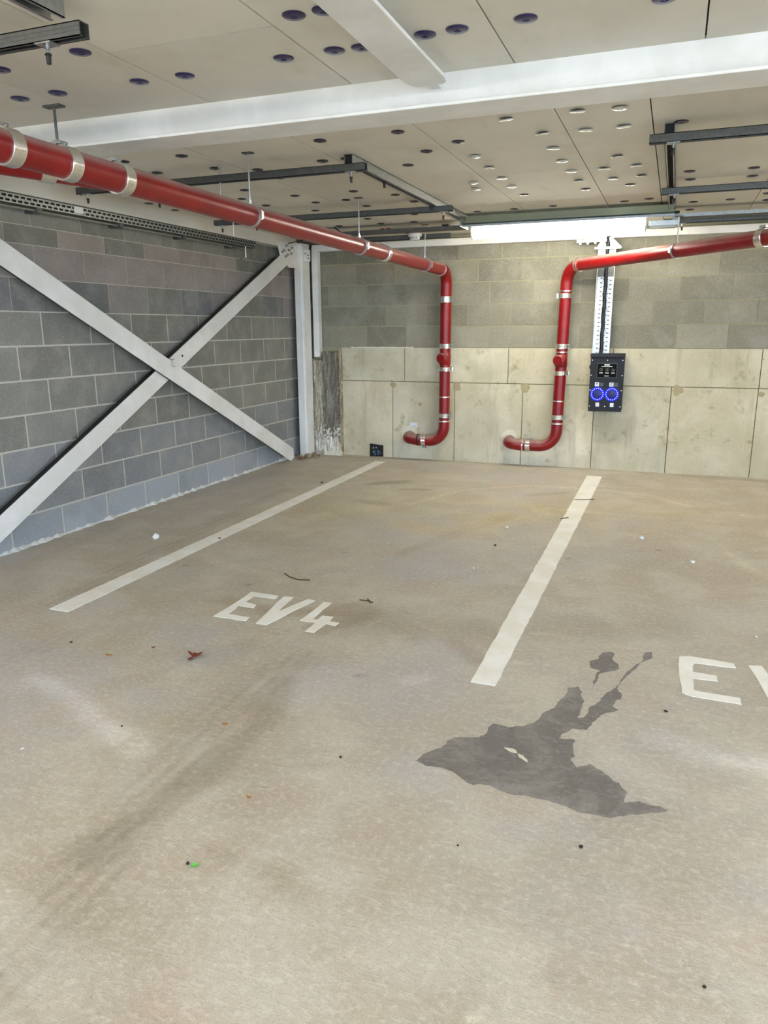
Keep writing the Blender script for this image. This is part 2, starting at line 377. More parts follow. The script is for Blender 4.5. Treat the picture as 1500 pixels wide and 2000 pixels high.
    at = me.color_attributes.new('Col', 'FLOAT_COLOR', 'POINT'); at.data.foreach_set('color', a.ravel())
    return tag(link('floor', me, M['floor']), kind='structure')
make_floor()
tag(MB().box(-12, 22, -30, -5, -.12, -.02).box(10, 22, -5, 8, -.12, -.02).build('ground_1', M['outside']), kind='structure')  # unseen bright yard added to bounce sunlight onto the ceiling

# ---- block walls: every block a slab in front of a mortar bed
L_ROWS = [1.575-.2268*k for k in range(0, 7)]+[-.02]
L_ROWS = [2.40, 2.125, 2.005, 1.79]+L_ROWS
def wall_left():
    mb = MB(); bed = MB(); r = random.Random(5)
    for i in range(len(L_ROWS)-1):
        z1, z0 = L_ROWS[i], L_ROWS[i+1]
        y = -5+(.235 if i % 2 else 0)+.04
        pitch = .466
        # joints measured at 3.884+.466k (odd) and 4.12+.466k
        y = (3.884 if i % 2 else 4.118)-pitch*20
        flush = i < 4
        while y < D:
            a, b = max(y, -5), min(y+pitch, D+.0)
            if b > a+.02:
                base = (.235, .228, .198)
                if i in (1, 2) and r.random() < .8: base = (.335, .285, .255)
                elif i == 2 or (i == 3 and r.random() < .5): base = (.285, .25, .225)
                elif i == 2: base = (.2, .2, .195)
                if i == 3 and r.random() < .35: base = (.19, .19, .185)
                if i >= 8: base = (.25, .255, .255)  # lower rows paler and bluer: efflorescence plus daylight put into the block colour
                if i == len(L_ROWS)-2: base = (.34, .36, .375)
                k = 1+r.uniform(-.13, .13)
                g = .0062 if not flush else .0025
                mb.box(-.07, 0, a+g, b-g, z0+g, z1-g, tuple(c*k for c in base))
            y += pitch
    for i in range(len(L_ROWS)-1): bed.box(-.16, -.0015, -5, D+.16, L_ROWS[i+1], L_ROWS[i])
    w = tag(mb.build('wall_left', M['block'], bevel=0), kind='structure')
    b = bed.build('mortar_bed', M['mortar'], w)
    # pale dust and splashed cement along the foot of the wall
    f = MB(); yy = -1.0
    pts = []
    while yy < 7.75: pts.append((yy, .008+.022*r.random()**2)); yy += .035
    for (y0, h0), (y1, h1) in zip(pts[:-1], pts[1:]):
        f.add([(0, y0, 0), (0, y1, 0), (0, y1, h1), (0, y0, h0), (h0*1.5, y0, 0), (h1*1.5, y1, 0)], [(0, 1, 2, 3), (3, 2, 5, 4), (0, 4, 5, 1)])
    f.build('cement_splash', plain('pale cement splash', srgb(214, 214, 206), .9, bump=.6, scale=50, vary=.1), w)
wall_left()

def wall_back():
    mb = MB(); r = random.Random(11)
    rows = [2.42, 2.385, 2.145, 1.921, 1.695, 1.472, 1.241]
    j = {0: 2.2, 1: 2.33, 2: 2.55, 3: 2.21, 4: 2.442, 5: 2.21}
    for i in range(len(rows)-1):
        z1, z0 = rows[i], rows[i+1]; x = j[i]-.4665*12
        while x < 10:
            a, b = max(x, -.1), min(x+.4665, 10.1)
            if b > a+.02:
                base = (.285, .27, .20); k = 1+r.uniform(-.2, .17)
                if a < 1.7: base = (.25, .23, .165)
                if i == 1: k *= .86
                mb.box(a+.005, b-.005, D-.001, D+.07, z0+.005, z1-.005, tuple(c*k for c in base))
            x += .4665
    w = tag(mb.build('wall_back', M['block']), kind='structure')
    bed = MB().box(-.1, 10.1, D+.004, D+.2, -.05, 2.42); bed.build('mortar_bed', plain('greenish mortar', srgb(158, 152, 122), .95, bump=.4, scale=70, vary=.15), w)
    # shuttered concrete below: panels with narrow sunk joints
    c = MB(); up = [.5, 1.266, 2.433, 3.50, 4.859, 6.08, 7.3, 8.5, 10.1]; lo = [.5, 1.124, 1.852, 2.599, 3.34, 4.077, 4.857, 5.6, 6.34, 7.08, 7.82, 8.56, 9.3, 10.1]
    for a, b in zip(up[:-1], up[1:]): c.box(a+.004, b-.004, D-.012, D+.1, .872, 1.238, vary((1, 1, 1), .05))
    for a, b in zip(lo[:-1], lo[1:]):
        s = 1 if a < 3 else .98
        c.box(a+.004, b-.004, D-.012, D+.1, -.02, .864, vary((s, s, s), .06))
    c.build('concrete_panel', M['cast'], w)
    g = MB().box(.5, 10.1, D-.004, D+.2, -.05, 1.235); g.build('panel_joint', plain('sunk joint', srgb(120, 108, 78), .95), w)
    t = MB()
    for x, z, s in ((1.13, .83, .035), (1.874, .825, .045), (2.622, .829, .05), (4.133, .831, .05), (4.888, .814, .03), (1.45, .62, .02), (4.83, .35, .02)):
        n = 14; t.prism([(x+s*(1+.25*r.uniform(-1, 1))*math.cos(6.283*k/n), D-.012, z+s*(1+.25*r.uniform(-1, 1))*math.sin(6.283*k/n)) for k in range(n)], (0, -.0015, 0))
    t.build('patched_tie_hole', plain('patched tie hole', srgb(168, 154, 120), .9, bump=.5, vary=.2, scale=30), w)
    # painted line splashed on the top of the concrete
    s = MB(); x = .62
    while x < 1.35:
        h = .006+.012*r.random(); s.box(x, x+.03, D-.02, D-.003, 1.238-h*.3, 1.243+h*.5); x += .03
    s.build('cement_splash', M['mastic'], w)
wall_back()
tag(MB().box(10, 10.2, 2.5, D+.2, -.1, 2.42).build('wall_right', M['mortar']), kind='structure')

# rough pier in the corner
def pier():
    r = random.Random(2)
    def slab(x0, x1, y, z1, col):
        mb = MB(); nx, nz = 12, 60; vs = []
        for k in range(nz+1):
            z = z1*k/nz; top = k == nz
            for i in range(nx+1):
                f = i/nx; xx = x0+(x1-x0)*f+(r.uniform(-.012, .012) if i in (0, nx) else 0)
                vs.append((xx, y+r.uniform(-.005, .005)+.012*math.sin(f*9+z*3)*.4, z-(r.uniform(0, .03) if top else 0)))
        fs = [(k*(nx+1)+i, k*(nx+1)+i+1, (k+1)*(nx+1)+i+1, (k+1)*(nx+1)+i) for k in range(nz) for i in range(nx)]
        K = len(vs); vs += [(x, D+.01, z) for (x, _, z) in vs]
        rim = [i for i in range(nx+1)]+[k*(nx+1)+nx for k in range(1, nz+1)]+[nz*(nx+1)+i for i in range(nx-1, -1, -1)]+[k*(nx+1) for k in range(nz-1, 0, -1)]
        fs += [(a, b, b+K, a+K) for a, b in zip(rim, rim[1:]+rim[:1])]
        k0 = len(mb.f); mb.add(vs, fs, col)
        for q, f in enumerate(mb.f):
            zz = vs[f[0]][2]
            if zz < .26+r.uniform(-.1, .1): mb.c[q] = (2.9, 2.95, 3.0)
            else: mb.c[q] = tuple(c*(1+r.uniform(-.06, .06)) for c in col)
        return mb
    w = slab(.285, .475, D-.09, 1.205, (.95, .95, .92)).build('trim_1', M['pier'], cols=True); tag(w, kind='structure')
    slab(.1, .285, D-.07, 1.115, (2.0, 1.95, 1.75)).build('pale_rough_face', M['pier'], w, cols=True)
    e = MB(); z = 0
    while z < 1.2:
        e.box(.475+r.uniform(-.004, .006), .492+r.uniform(0, .018), D-.05, D-.008, z, z+.035, (1.6, 1.5, 1.25)); z += .033
    e.build('crumbled_edge', M['pier'], w, cols=True)
    f = MB()
    for k in range(12):
        x = .29+.018*k; f.box(x, x+.02, D-.1-.012*r.random(), D-.05, 0, .03+.03*r.random())
    f.build('cement_splash', M['mastic'], w)
pier()

# ---- ceiling boards with open joints
def ceiling():
    mb = MB(); r = random.Random(8); g = .0028
    def bay(xj, y0, y1, cuts):
        for a, b in zip(xj[:-1], xj[1:]):
            ys = [y0]+[c for (ci, c) in cuts if abs(ci-a) < .35]+[y1]
            for c, d in zip(ys[:-1], ys[1:]):
                k = 1+r.uniform(-.045, .045); mb.box(a+g, b-g, c+g, d-g, ZC, ZC+.03, (k, k*.995, k*.985))
    bay([-.05, .2, .86, 1.52, 2.12, 2.78, 3.436, 4.087, 4.74, 5.4, 6.06, 6.7, 7.4, 8, 8.7, 9.35, 10.05], -5, 3.085, [(.86, .6), (2.12, 2.42), (1.52, 1.3), (3.436, .9), (4.74, 1.9)])
    bay([-.05, .2, .86, 1.52, 2.16, 2.815, 3.484, 3.89, 4.565, 5.2, 5.86, 6.5, 7.2, 7.9, 8.6, 9.3, 10.05], 3.085, D+.05,
        [(.2, 5.2), (.86, 6.4), (1.52, 4.6), (2.16, 5.6), (2.815, 5.1), (3.484, 5.12), (3.89, 5.72), (3.89, 6.95), (4.565, 5.9), (5.2, 6.6)])
    c = tag(mb.build('ceiling', M['board'], cols=True), kind='structure')
    MB().box(-.2, 10.2, -5, D+.2, ZC+.012, ZC+.3).build('slab_above', M['dark_gap'], c)
ceiling()

# ================================================================ STEEL
def ibeam_x(mb, x0, x1, yc, zb, ft, fw, web, top):
    mb.box(x0, x1, yc-fw/2, yc+fw/2, zb, zb+ft); mb.box(x0, x1, yc-web/2, yc+web/2, zb+ft, top)
t = thing('steel_beam', 'large white painted steel beam crossing the whole ceiling from wall to wall', 'beam', (4, 3.085, 2.26))
part(MB().box(-.0, 10, 2.985, 3.187, 2.265, 2.279), 'bottom_flange', M['white'], t, bevel=.004)
part(MB().box(-.0, 10, 3.062, 3.11, 2.279, 2.42), 'web', M['white'], t)
t = thing('steel_beam', 'short white beam meeting the large ceiling beam at a right angle', 'beam', (3.15, 1, 2.3))
part(MB().prism([(3.055, -5, 2.334), (3.215, -5, 2.334), (3.215, 2.90, 2.334), (3.205, 2.955, 2.334), (3.185, 2.975, 2.334), (3.085, 2.98, 2.334), (3.065, 2.95, 2.334), (3.055, 2.9, 2.334)], (0, 0, .012)), 'bottom_flange', M['white'], t, bevel=.004)
part(MB().box(3.115, 3.155, -5, 3.062, 2.346, 2.41), 'web', M['white'], t)
t = thing('steel_beam', 'slim white beam running along the top of the back wall behind the lamp', 'beam', (4, 7.95, 2.29))
part(MB().box(.2, 10, 7.95, D, 2.288, 2.30), 'bottom_flange', M['white'], t)
part(MB().box(.2, 10, 7.955, 7.968, 2.30, 2.355), 'web', M['white'], t, bevel=.003)
part(MB().box(.2, 10, 7.968, D, 2.345, 2.355), 'top_flange', M['white'], t)

# corner column
t = thing('steel_column', 'white painted steel column standing in the room corner beside the bracing', 'column', (.16, 7.8, 0))
part(MB().prism([(.076, 7.755, 0), (.158, 7.755, 0), (.168, 7.765, 0), (.168, 7.925, 0), (.076, 7.925, 0)], (0, 0, 2.36)), 'shaft', M['white'], t, bevel=.004)
part(MB().prism([(.168, 7.765, 0), (.180, 7.765, 0), (.180, 7.93, 0), (.168, 7.93, 0)], (0, 0, 2.36)), 'side_flange', M['white'], t, bevel=.003)
gp = part(MB().prism([(.10, 7.33, 2.34), (.10, 7.76, 2.38), (.10, 7.76, 2.10), (.10, 7.56, 2.095), (.10, 7.40, 2.18)], (.02, 0, 0)), 'gusset_plate', M['white'], t, bevel=.003)
b = MB()
for y, z in ((7.62, 2.30), (7.55, 2.27), (7.6, 2.24), (7.52, 2.22), (7.44, 2.26), (7.47, 2.2), (7.40, 2.24), (7.50, 2.31)):
    b.lathe((.118, y, z), (1, 0, 0), [(0, .014), (.012, .014), (.013, .008), (.026, .008)], 6)
sub(b, 'bolt_heads', plain('painted bolts', srgb(150, 146, 138), .6), gp)
e = part(MB().box(.178, .25, 7.80, 7.815, 2.17, 2.29), 'end_plate', M['white'], t, bevel=.002)
b = MB()
for x, z in ((.198, 2.255), (.232, 2.235), (.235, 2.2)): b.lathe((x, 7.80, z), (0, -1, 0), [(0, .011), (.012, .011), (.013, .006), (.02, .006)], 6)
sub(b, 'bolt_heads', plain('end plate bolts', srgb(160, 156, 146), .6), e)
o = MB().box(.19, .262, D-.10, D-.02, 1.135, 2.33).build('steel_post', M['white'], bevel=.003)
tag(o, 'narrow white steel post fixed to the back wall, ending above the rough corner pier', 'post')

# bracing: two crossed flat members in front of the left wall
def brace(name, px0, px1, w, x, thick, label, cutfloor=False):
    A = P(*px0, 0, x); B = P(*px1, 0, x); A.x = B.x = x; d = (B-A).normalized(); n = Vector((0, -d.z, d.y)); h = w/2
    t = thing(name, label, 'brace', tuple((A+B)/2))
    quad = [A+n*h, A-n*h, B-n*h, B+n*h]
    if cutfloor:
        quad = cutfloor(A, B, n, h)
    part(MB().prism([tuple(q) for q in quad], (-thick, 0, 0)), 'flat_bar', M['white'], t, bevel=.003)
    back = [A+n*(h*.12)-Vector((thick, 0, 0)), A-n*(h*.12)-Vector((thick, 0, 0)), B-n*(h*.12)-Vector((thick, 0, 0)), B+n*(h*.12)-Vector((thick, 0, 0))]
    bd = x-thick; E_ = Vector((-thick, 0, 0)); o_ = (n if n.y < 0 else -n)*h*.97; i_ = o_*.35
    part(MB().prism([tuple(q+E_) for q in (A+o_, A+i_, B+i_-d*.16, B+o_-d*.16)], (-min(.05 if x < .13 else .018, bd-.02), 0, 0)), 'dark_strip', M['rubber'], t, label='black strip behind the bar')  # black strip behind the edge of the bar
    return t, A, B, d, n
def footcut(A, B, n, h):      # member 1 ends on the floor with a clipped corner
    d = (B-A).normalized()
    a0, a1 = A+n*h, A-n*h
    lo = B-n*h*.98; up = B+n*h
    return [a0, a1, lo, B+d*.05+n*(h*.0)-n*h*.3, up]
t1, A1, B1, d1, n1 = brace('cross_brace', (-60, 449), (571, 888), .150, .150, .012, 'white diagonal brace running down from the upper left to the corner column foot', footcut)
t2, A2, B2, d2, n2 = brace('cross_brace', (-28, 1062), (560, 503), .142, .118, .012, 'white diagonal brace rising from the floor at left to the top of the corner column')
c = P(336, 706, 0, .150)
b = MB(); b.lathe((.150, c.y-.05, c.z+.045), (1, 0, 0), [(0, .006), (.004, .006)], 8)
part(b, 'bolt_hole', M['dark_gap'], t1); b = MB(); b.lathe((.118, P(356, 695, 0, .118).y, P(356, 695, 0, .118).z), (1, 0, 0), [(0, .010), (.003, .010)], 8); part(b, 'bolt_hole', M['dark_gap'], t2)
cc = MB(); q = Vector((.1515, c.y, c.z)); cc.box(.150, .1515, q.y-.03, q.y+.03, q.z+.012, q.z+.02); cc.box(.150, .1515, q.y-.006, q.y+.002, q.z-.04, q.z+.012); cc.box(.150, .1515, q.y+.002, q.y+.04, q.z-.045, q.z-.038)
part(cc, 'scratched_mark', plain('grey paint scratch', srgb(150, 150, 148), .7), t1)

# rubble at the column foot
r = random.Random(4)
for k in range(16):
    y = r.uniform(7.55, 7.95); x = r.uniform(.10, .29) if y > 7.65 else r.uniform(.14, .22); s = r.uniform(.018, .042)
    if k > 11: s *= .5
    bm = bmesh.new(); bmesh.ops.create_icosphere(bm, subdivisions=1, radius=s)
    for v in bm.verts: v.co = Vector((v.co.x*r.uniform(.8, 1.3), v.co.y*r.uniform(.8, 1.2), v.co.z*r.uniform(.6, .9)))
    me = bpy.data.meshes.new('rubble'); bm.to_mesh(me); bm.free()
    if k % 4 == 1:
        o = link('rubble_lump', me, M['rust']); tag(o, 'reddish brown lump in the rubble at the corner column foot', 'rubble', 'brown lumps at the column foot')
    else:
        o = link('rubble_lump', me, M['rubble']); tag(o, 'pale crumbled mortar lump at the corner column foot', 'rubble', 'mortar lumps at the column foot')
    o.location = (x, y, s*.55)

# ================================================================ STRUT FRAMES ON THE CEILING
def strut_x(x0, x1, y, z0, label, plugs=(), mat='galv_dark'):
    """slotted channel running across the room"""
    t = thing('strut_channel', label, 'channel', ((x0+x1)/2, y, z0), 'slotted steel channels across the ceiling')
    w, h, k = .0205, .041, .003
    mb = MB(); mb.box(x0, x1, y-w, y-w+k, z0, z0+h); mb.box(x0, x1, y+w-k, y+w, z0, z0+h); mb.box(x0, x1, y-w, y+w, z0+h-k, z0+h)
    mb.box(x0, x1, y-w, y-w+.010, z0, z0+k); mb.box(x0, x1, y+w-.010, y+w, z0, z0+k)
    mb.box(x0, x1, y-w-.0015, y-w, z0+.014, z0+.018); mb.box(x0, x1, y-w-.0015, y-w, z0+.026, z0+.030)
    part(mb, 'channel', M[mat], t)
    for x in plugs:
        b = MB().box(x-.03, x+.03, y-.022, y+.022, z0-.004, z0); b.lathe((x, y, z0-.004), (0, 0, -1), [(0, .007), (.012, .007), (.013, .004), (.022, .004)], 6)
        part(b, 'fixing_clip', M['galv'], t)
        part(MB().lathe((x, y, z0-.026), (0, 0, -1), [(0, .008), (.004, .011), (.008, .008), (.03, .007)], 8), 'rod_cap', M['rubber'], t)
    return t
def strut_y(x, y0, y1, z0, label, mat='galv', w=.048, plugs=()):
    t = thing('ceiling_rail', label, 'rail', (x, (y0+y1)/2, z0), None)
    k = .003; z1 = ZC-.001
    mb = MB(); mb.box(x-w/2, x-w/2+k, y0, y1, z0, z1); mb.box(x+w/2-k, x+w/2, y0, y1, z0, z1); mb.box(x-w/2, x+w/2, y0, y1, z1-k, z1)
    mb.box(x-w/2, x-w/2+.011, y0, y1, z0, z0+k); mb.box(x+w/2-.011, x+w/2, y0, y1, z0, z0+k)
    part(mb, 'channel', M[mat], t)
    part(MB().box(x-w/2+.004, x+w/2-.004, y0+.004, y0+.02, z0+.006, z1-.006), 'dark_end', M['rubber'], t)  # dark block put in for the shade of the open end
    part(MB().box(x-w/2+.006, x+w/2-.006, y0+.03, y1, z0+.03, z0+.034), 'dark_inside', M['dark_gap'], t)  # dark sheet put in for the shade inside the rail
    for y in plugs:
        part(MB().lathe((x, y, z0), (0, 0, -1), [(0, .012), (.005, .012), (.006, .008), (.034, .007)], 8), 'rod_cap', M['rubber'], t)
    return t
ZS = 2.303
strut_x(.375, 2.39, 4.17, ZS, 'grey slotted channel behind the large beam, nearest one left of the bright rail', (.45, 2.30))
strut_x(.35, 2.43, 5.80, ZS, 'second grey slotted channel behind the large beam, crossing the bright rail', (.42, .75, 2.36))
strut_x(3.88, 7.0, 4.13, ZS, 'grey slotted channel at upper right just behind the large beam', (3.99,))
strut_x(3.91, 7.0, 5.67, ZS, 'grey slotted channel at right, second behind the large beam', (3.99,))
strut_x(3.90, 7.0, 7.24, ZS, 'grey slotted channel at right, close to the back wall', (4.05,))
strut_x(.5, 1.95, 7.42, ZS, 'grey slotted channel above the smoke detector', ())
for x_ in (.7, 1.4): part(MB().sweep([(x_, 7.42, ZS+.04), (x_, 7.42, ZC)], .005, 8), 'rod', M['steel'], [q for q in COL.objects if q.name.startswith('strut_channel') and q.parent is None][-1])
strut_x(-.0+.4, 2.345, 2.04, ZS, 'grey slotted channel with black rod cap at the top left corner of the photo', (2.20,))
strut_y(2.28, 4.18, 6.9, 2.345, 'bright galvanised rail running back from the large beam toward the lamp', 'galv', .05, (4.75, 5.75))
strut_y(.50, 4.10, 5.9, 2.345, 'thin galvanised rail half hidden above the left red pipe', 'galv', .04, (4.85,))
strut_y(3.968, 4.16, 7.05, 2.345, 'dark hollow rail running back at the upper right of the ceiling', 'galv', .05, ())
strut_y(2.285, -1, 2.0, 2.345, 'galvanised rail entering at the top left corner of the photo', 'galv', .055, ())

# big galvanised trunking and cable trays near the back
t = thing('cable_trunking', 'wide smooth galvanised trunking hanging above the lit lamp', 'trunking', (3.1, 6.75, 2.32))
part(MB().prism([(2.27, 6.62, 2.375), (2.27, 6.70, 2.318), (2.27, 6.86, 2.318), (2.27, 6.86, 2.375)], (1.72, 0, 0)), 'trough', plain('smooth galvanised sheet', srgb(150, 168, 164), .22, metal=.9, bump=.08, scale=3), t)
part(MB().box(2.27, 3.99, 6.69, 6.705, 2.300, 2.318), 'lower_lip', M['galv'], t)
part(MB().box(2.262, 2.272, 6.62, 6.87, 2.296, 2.38), 'end_cap', M['galv'], t)
def perforated(mb, o, du, dv, L, Wd, pitch, slot, rows, th=.0015):
    """plate from o along du (length L) and dv (width Wd) with real slots"""
    o = Vector(o); du = Vector(du); dv = Vector(dv); nn = du.cross(dv)*th
    n = int(L/pitch); rh = slot[1]; edges = [0]; 
    for rr in rows: edges += [rr-rh/2, rr+rh/2]
    edges.append(Wd)
    def slab(u0, u1, v0, v1):
        a = o+du*u0+dv*v0; mb.prism([tuple(a), tuple(a+du*(u1-u0)), tuple(a+du*(u1-u0)+dv*(v1-v0)), tuple(a+dv*(v1-v0))], tuple(nn))
    for i in range(0, len(edges)-1, 2): slab(0, L, edges[i], edges[i+1])
    for i in range(1, len(edges)-1, 2):
        off = pitch/2 if (i//2) % 2 else 0
        u = 0
        for k in range(n+1):
            a, b = k*pitch-off+slot[0]/2, (k+1)*pitch-off-slot[0]/2
            a, b = max(0, a), min(L, b)
            if b > a: slab(a, b, edges[i], edges[i+1])
t = thing('cable_tray', 'perforated steel cable tray along the ceiling at right, above the red pipe', 'cable tray', (4.6, 7.0, 2.3))
mb = MB(); perforated(mb, (4.0, 6.93, 2.318), (1, 0, 0), (0, 1, 0), 2.6, .12, .05, (.03, .012), [.03, .06, .09]); part(mb, 'tray_base', M['galv_dark'], t)
mb = MB(); mb.box(4.0, 6.6, 6.925, 6.93, 2.318, 2.345); mb.box(4.0, 6.6, 7.05, 7.055, 2.318, 2.345); part(mb, 'side_rail', M['galv'], t)
part(MB().sweep([(4.0, 6.98, 2.333), (4.6, 6.99, 2.334), (6.6, 6.98, 2.333)], .010, 8), 'cable', plain('brown sheathed cable', srgb(120, 84, 74), .6), t)
t = thing('cable_tray', 'short galvanised tray behind the smoke detector, near the ceiling', 'cable tray', (1.2, 7.1, 2.3))
mb = MB().box(.45, 2.2, 6.98, 7.10, 2.325, 2.327); mb.box(.45, 2.2, 6.975, 6.98, 2.325, 2.352); mb.box(.45, 2.2, 7.10, 7.105, 2.325, 2.352); part(mb, 'tray_base', M['galv_dark'], t)

tag(MB().box(0, .112, -5, 7.75, 2.296, ZC).build('trim_2', M['board'], cols=True), kind='structure')
# left wall tray
t = thing('cable_tray', 'perforated cable tray fixed along the top of the left block wall', 'cable tray', (.1, 3.5, 2.22))
mb = MB(); perforated(mb, (.102, 2.4, 2.232), (0, 1, 0), (0, 0, 1), 4.5, .056, .05, (.036, .014), [.015, .041]); part(mb, 'slotted_side', M['galv'], t)
part(MB().box(.040, .094, 2.4, 6.9, 2.236, 2.286), 'dark_behind_slots', M['rubber'], t)  # dark box put in for the shade behind the slots
mb = MB(); mb.box(.03, .100, 1.0, 6.9, 2.288, 2.290); mb.box(.03, .1, 1.0, 6.9, 2.232, 2.234); mb.box(.096, .106, 1.0, 6.9, 2.288, 2.294); mb.box(.03, .032, 1, 6.9, 2.232, 2.29); part(mb, 'tray_body', M['galv_dark'], t)
mb = MB(); mb.sweep([(.085, 1.0, 2.212), (.085, 4.0, 2.214), (.085, 6.8, 2.212)], .007, 8); part(mb, 'conduit', M['galv'], t)
for y in (3.2, 4.1, 4.9, 5.7, 6.5): part(MB().box(-.0, .11, y-.02, y+.02, 2.198, 2.232), 'wall_bracket', M['galv_dark'], t)
part(MB().box(.104, .114, 4.42, 4.50, 2.242, 2.285), 'joint_plate', M['plastic'], t, label='pale joint plate')
o = MB().sweep([(.10, 6.7, 2.23), (.10, 6.7, 2.13), (.03, 6.72, 2.12)], .007, 8).build('conduit_drop', M['steel']); tag(o, 'thin steel drop pipe under the end of the left wall tray', 'conduit')

# ================================================================ RED PIPES
RP = .058
def coupling(t, c, ax, w=.055, bolts=(0, 0, 1), name='coupling'):
    c = Vector(c); ax = Vector(ax).normalized(); prof = [(-w/2, RP), (-w/2, RP+.006)]
    for k in range(5):
        f = -w/2+w*k/5; prof += [(f+w*.03, RP+.008), (f+w*.1, RP+.0065), (f+w*.17, RP+.008)]
    prof += [(w/2, RP+.006), (w/2, RP)]
    o = part(MB().lathe(c, ax, prof, 32), name, M['band'], t, smooth=True)
    bz = Vector(bolts).normalized(); side = ax.cross(bz).normalized(); m = MB()
    for s in (-1, 1):
        q = c+bz*(RP+.016)+ax*(s*w*.26); m.sweep([q-side*.026, q+side*.026], .005, 8); m.sweep([q-side*.034, q-side*.024], .009, 6)
    q = c+bz*(RP+.012); pts = [q+ax*a+side*b for a, b in ((-w*.45, -.016), (w*.45, -.016), (w*.45, .016), (-w*.45, .016))]
    m.prism([tuple(x) for x in pts], tuple(bz*.016)); sub(m, 'clamp_bolt', M['steel'], o)
    return o
def ringband(t, c, ax, w=.012, r=None, name='joint_ring', mat='band'):
    r = r or RP+.004
    return part(MB().lathe(c, ax, [(-w/2, RP-.001), (-w/2, r), (w/2, r), (w/2, RP-.001)], 32), name, M[mat], t, smooth=True)
def zc(y): return 2.112-.0102*y
V1 = Vector((1.778, 7.915, 0)); 
# ---- left pipe
t = thing('drain_pipe', 'long red drain pipe running overhead from the left, dropping down the back wall', 'pipe', (1.778, 7.915, .25))
zt = zc(7.915)
path = fillet([(1.778, 7.2, zc(7.2)), (1.778, 7.915, zt), (1.775, 7.915, 1.76)], .14)
part(MB().sweep([(1.778, -1, zc(-1)), (1.778, 7.70, zc(7.7))], RP, 40), 'overhead_run', M['red'], t, smooth=True)
part(MB().sweep([p for p in path if p.y > 7.69 or p.z < 2.0][0:], RP+.001, 40), 'upper_elbow', M['red'], t, smooth=True)
part(MB().sweep([(1.775, 7.915, 1.76), (1.772, 7.915, .46)], RP, 40), 'downpipe', M['red'], t, smooth=True)
part(MB().sweep(fillet([(1.772, 7.915, .47), (1.772, 7.915, .235), (1.50, 7.915, .235), (1.335, 7.915, .25), (1.335, 8.09, .265)], [.17, .3, .075]), RP+.001, 40), 'lower_bend', M['red'], t, smooth=True)
for y in (2.251, 2.537, 2.852): coupling(t, (1.778, y, zc(y)), (0, 1, -.0102), .06, (-.35, 0, 1))
coupling(t, (1.778, 6.059, zc(6.059)), (0, 1, 0), .055, (-.6, 0, 1))
ringband(t, (1.778, 7.70, zc(7.7)), (0, 1, 0), .02, RP+.006)
coupling(t, (1.774, 7.915, 1.742), (0, 0, 1), .065, (1, -.2, 0)); coupling(t, (1.774, 7.915, 1.262), (0, 0, 1), .05, (1, -.2, 0)); coupling(t, (1.773, 7.915, 1.02), (0, 0, 1), .045, (1, .6, 0))
coupling(t, (1.772, 7.915, .52), (0, 0, 1), .05, (1, -.2, 0)); ringband(t, (1.772, 7.915, .46), (0, 0, 1), .015); ringband(t, (1.773, 7.915, .723), (0, 0, 1), .012, RP+.006)
coupling(t, (1.545, 7.915, .236), (1, 0, 0), .05, (0, 0, -1)); ringband(t, (1.475, 7.915, .238), (1, 0, 0), .012, RP+.008, mat='rubber')
def access(t, x, y, z):
    o = part(MB().lathe((x, y, z-.07), (0, 0, 1), [(0, RP), (.005, RP+.004), (.12, RP+.004), (.125, RP)], 32), 'access_tee', M['red'], t, smooth=True)
    c = Vector((x-.01, y-RP+.02, z)); ax = Vector((-.25, -1, 0))
    sub(MB().lathe(c, ax, [(0, .048), (.03, .05), (.034, .056), (.044, .056), (.048, .048), (.052, .044), (.052, .0)], 28), 'access_cap', M['red'], o, smooth=True)
access(t, 1.773, 7.915, 1.135)
# ---- right pipe
PIPE1 = t
t = thing('drain_pipe', 'red drain pipe coming in overhead from the right, dropping down beside the charger', 'pipe', (2.998, 7.915, .25))
Q0 = P(1140, 518.5, 2, 2.04); Q1 = P(1314, 491.5, 2, 2.05); Q2 = P(1491, 464.5, 2, 2.064)
dr = (Q2-Q0); dr = dr.normalized(); TOP = Vector((3.02, 7.915, 2.035)); END = TOP+(Q2-TOP).normalized()*4.5
path = fillet([(END+ (TOP-END)*.7), tuple(TOP), (3.016, 7.915, 1.76)], .17, 14)
S0 = path[1]
part(MB().sweep([tuple(END), tuple(S0)], RP, 40), 'overhead_run', M['red'], t, smooth=True)
part(MB().sweep(path[1:], RP+.001, 40), 'upper_elbow', M['red'], t, smooth=True)
part(MB().sweep([(3.016, 7.915, 1.76), (2.992, 7.915, .47)], RP, 40), 'downpipe', M['red'], t, smooth=True)
part(MB().sweep(fillet([(2.992, 7.915, .48), (2.990, 7.915, .235), (2.62, 7.915, .235), (2.478, 7.915, .25), (2.478, 8.09, .265)], [.18, .3, .075]), RP+.001, 40), 'lower_bend', M['red'], t, smooth=True)
dd = (END-TOP).normalized()
ringband(t, S0, dd, .012, RP+.007); ringband(t, S0+dd*.035, dd, .010, RP+.007)
tq = (Q2-TOP).length; coupling(t, TOP+dd*(tq-.005), dd, .06, (0, 0, 1))
coupling(t, (3.014, 7.915, 1.755), (0, 0, 1), .05, (-1, -.2, 0)); ringband(t, (3.015, 7.915, 1.80), (0, 0, 1), .012, RP+.008)
coupling(t, (3.004, 7.915, 1.262), (0, 0, 1), .05, (1, -.2, 0)); ringband(t, (3.003, 7.915, 1.205), (0, 0, 1), .012); coupling(t, (3.0, 7.915, .995), (0, 0, 1), .045, (1, .6, 0))
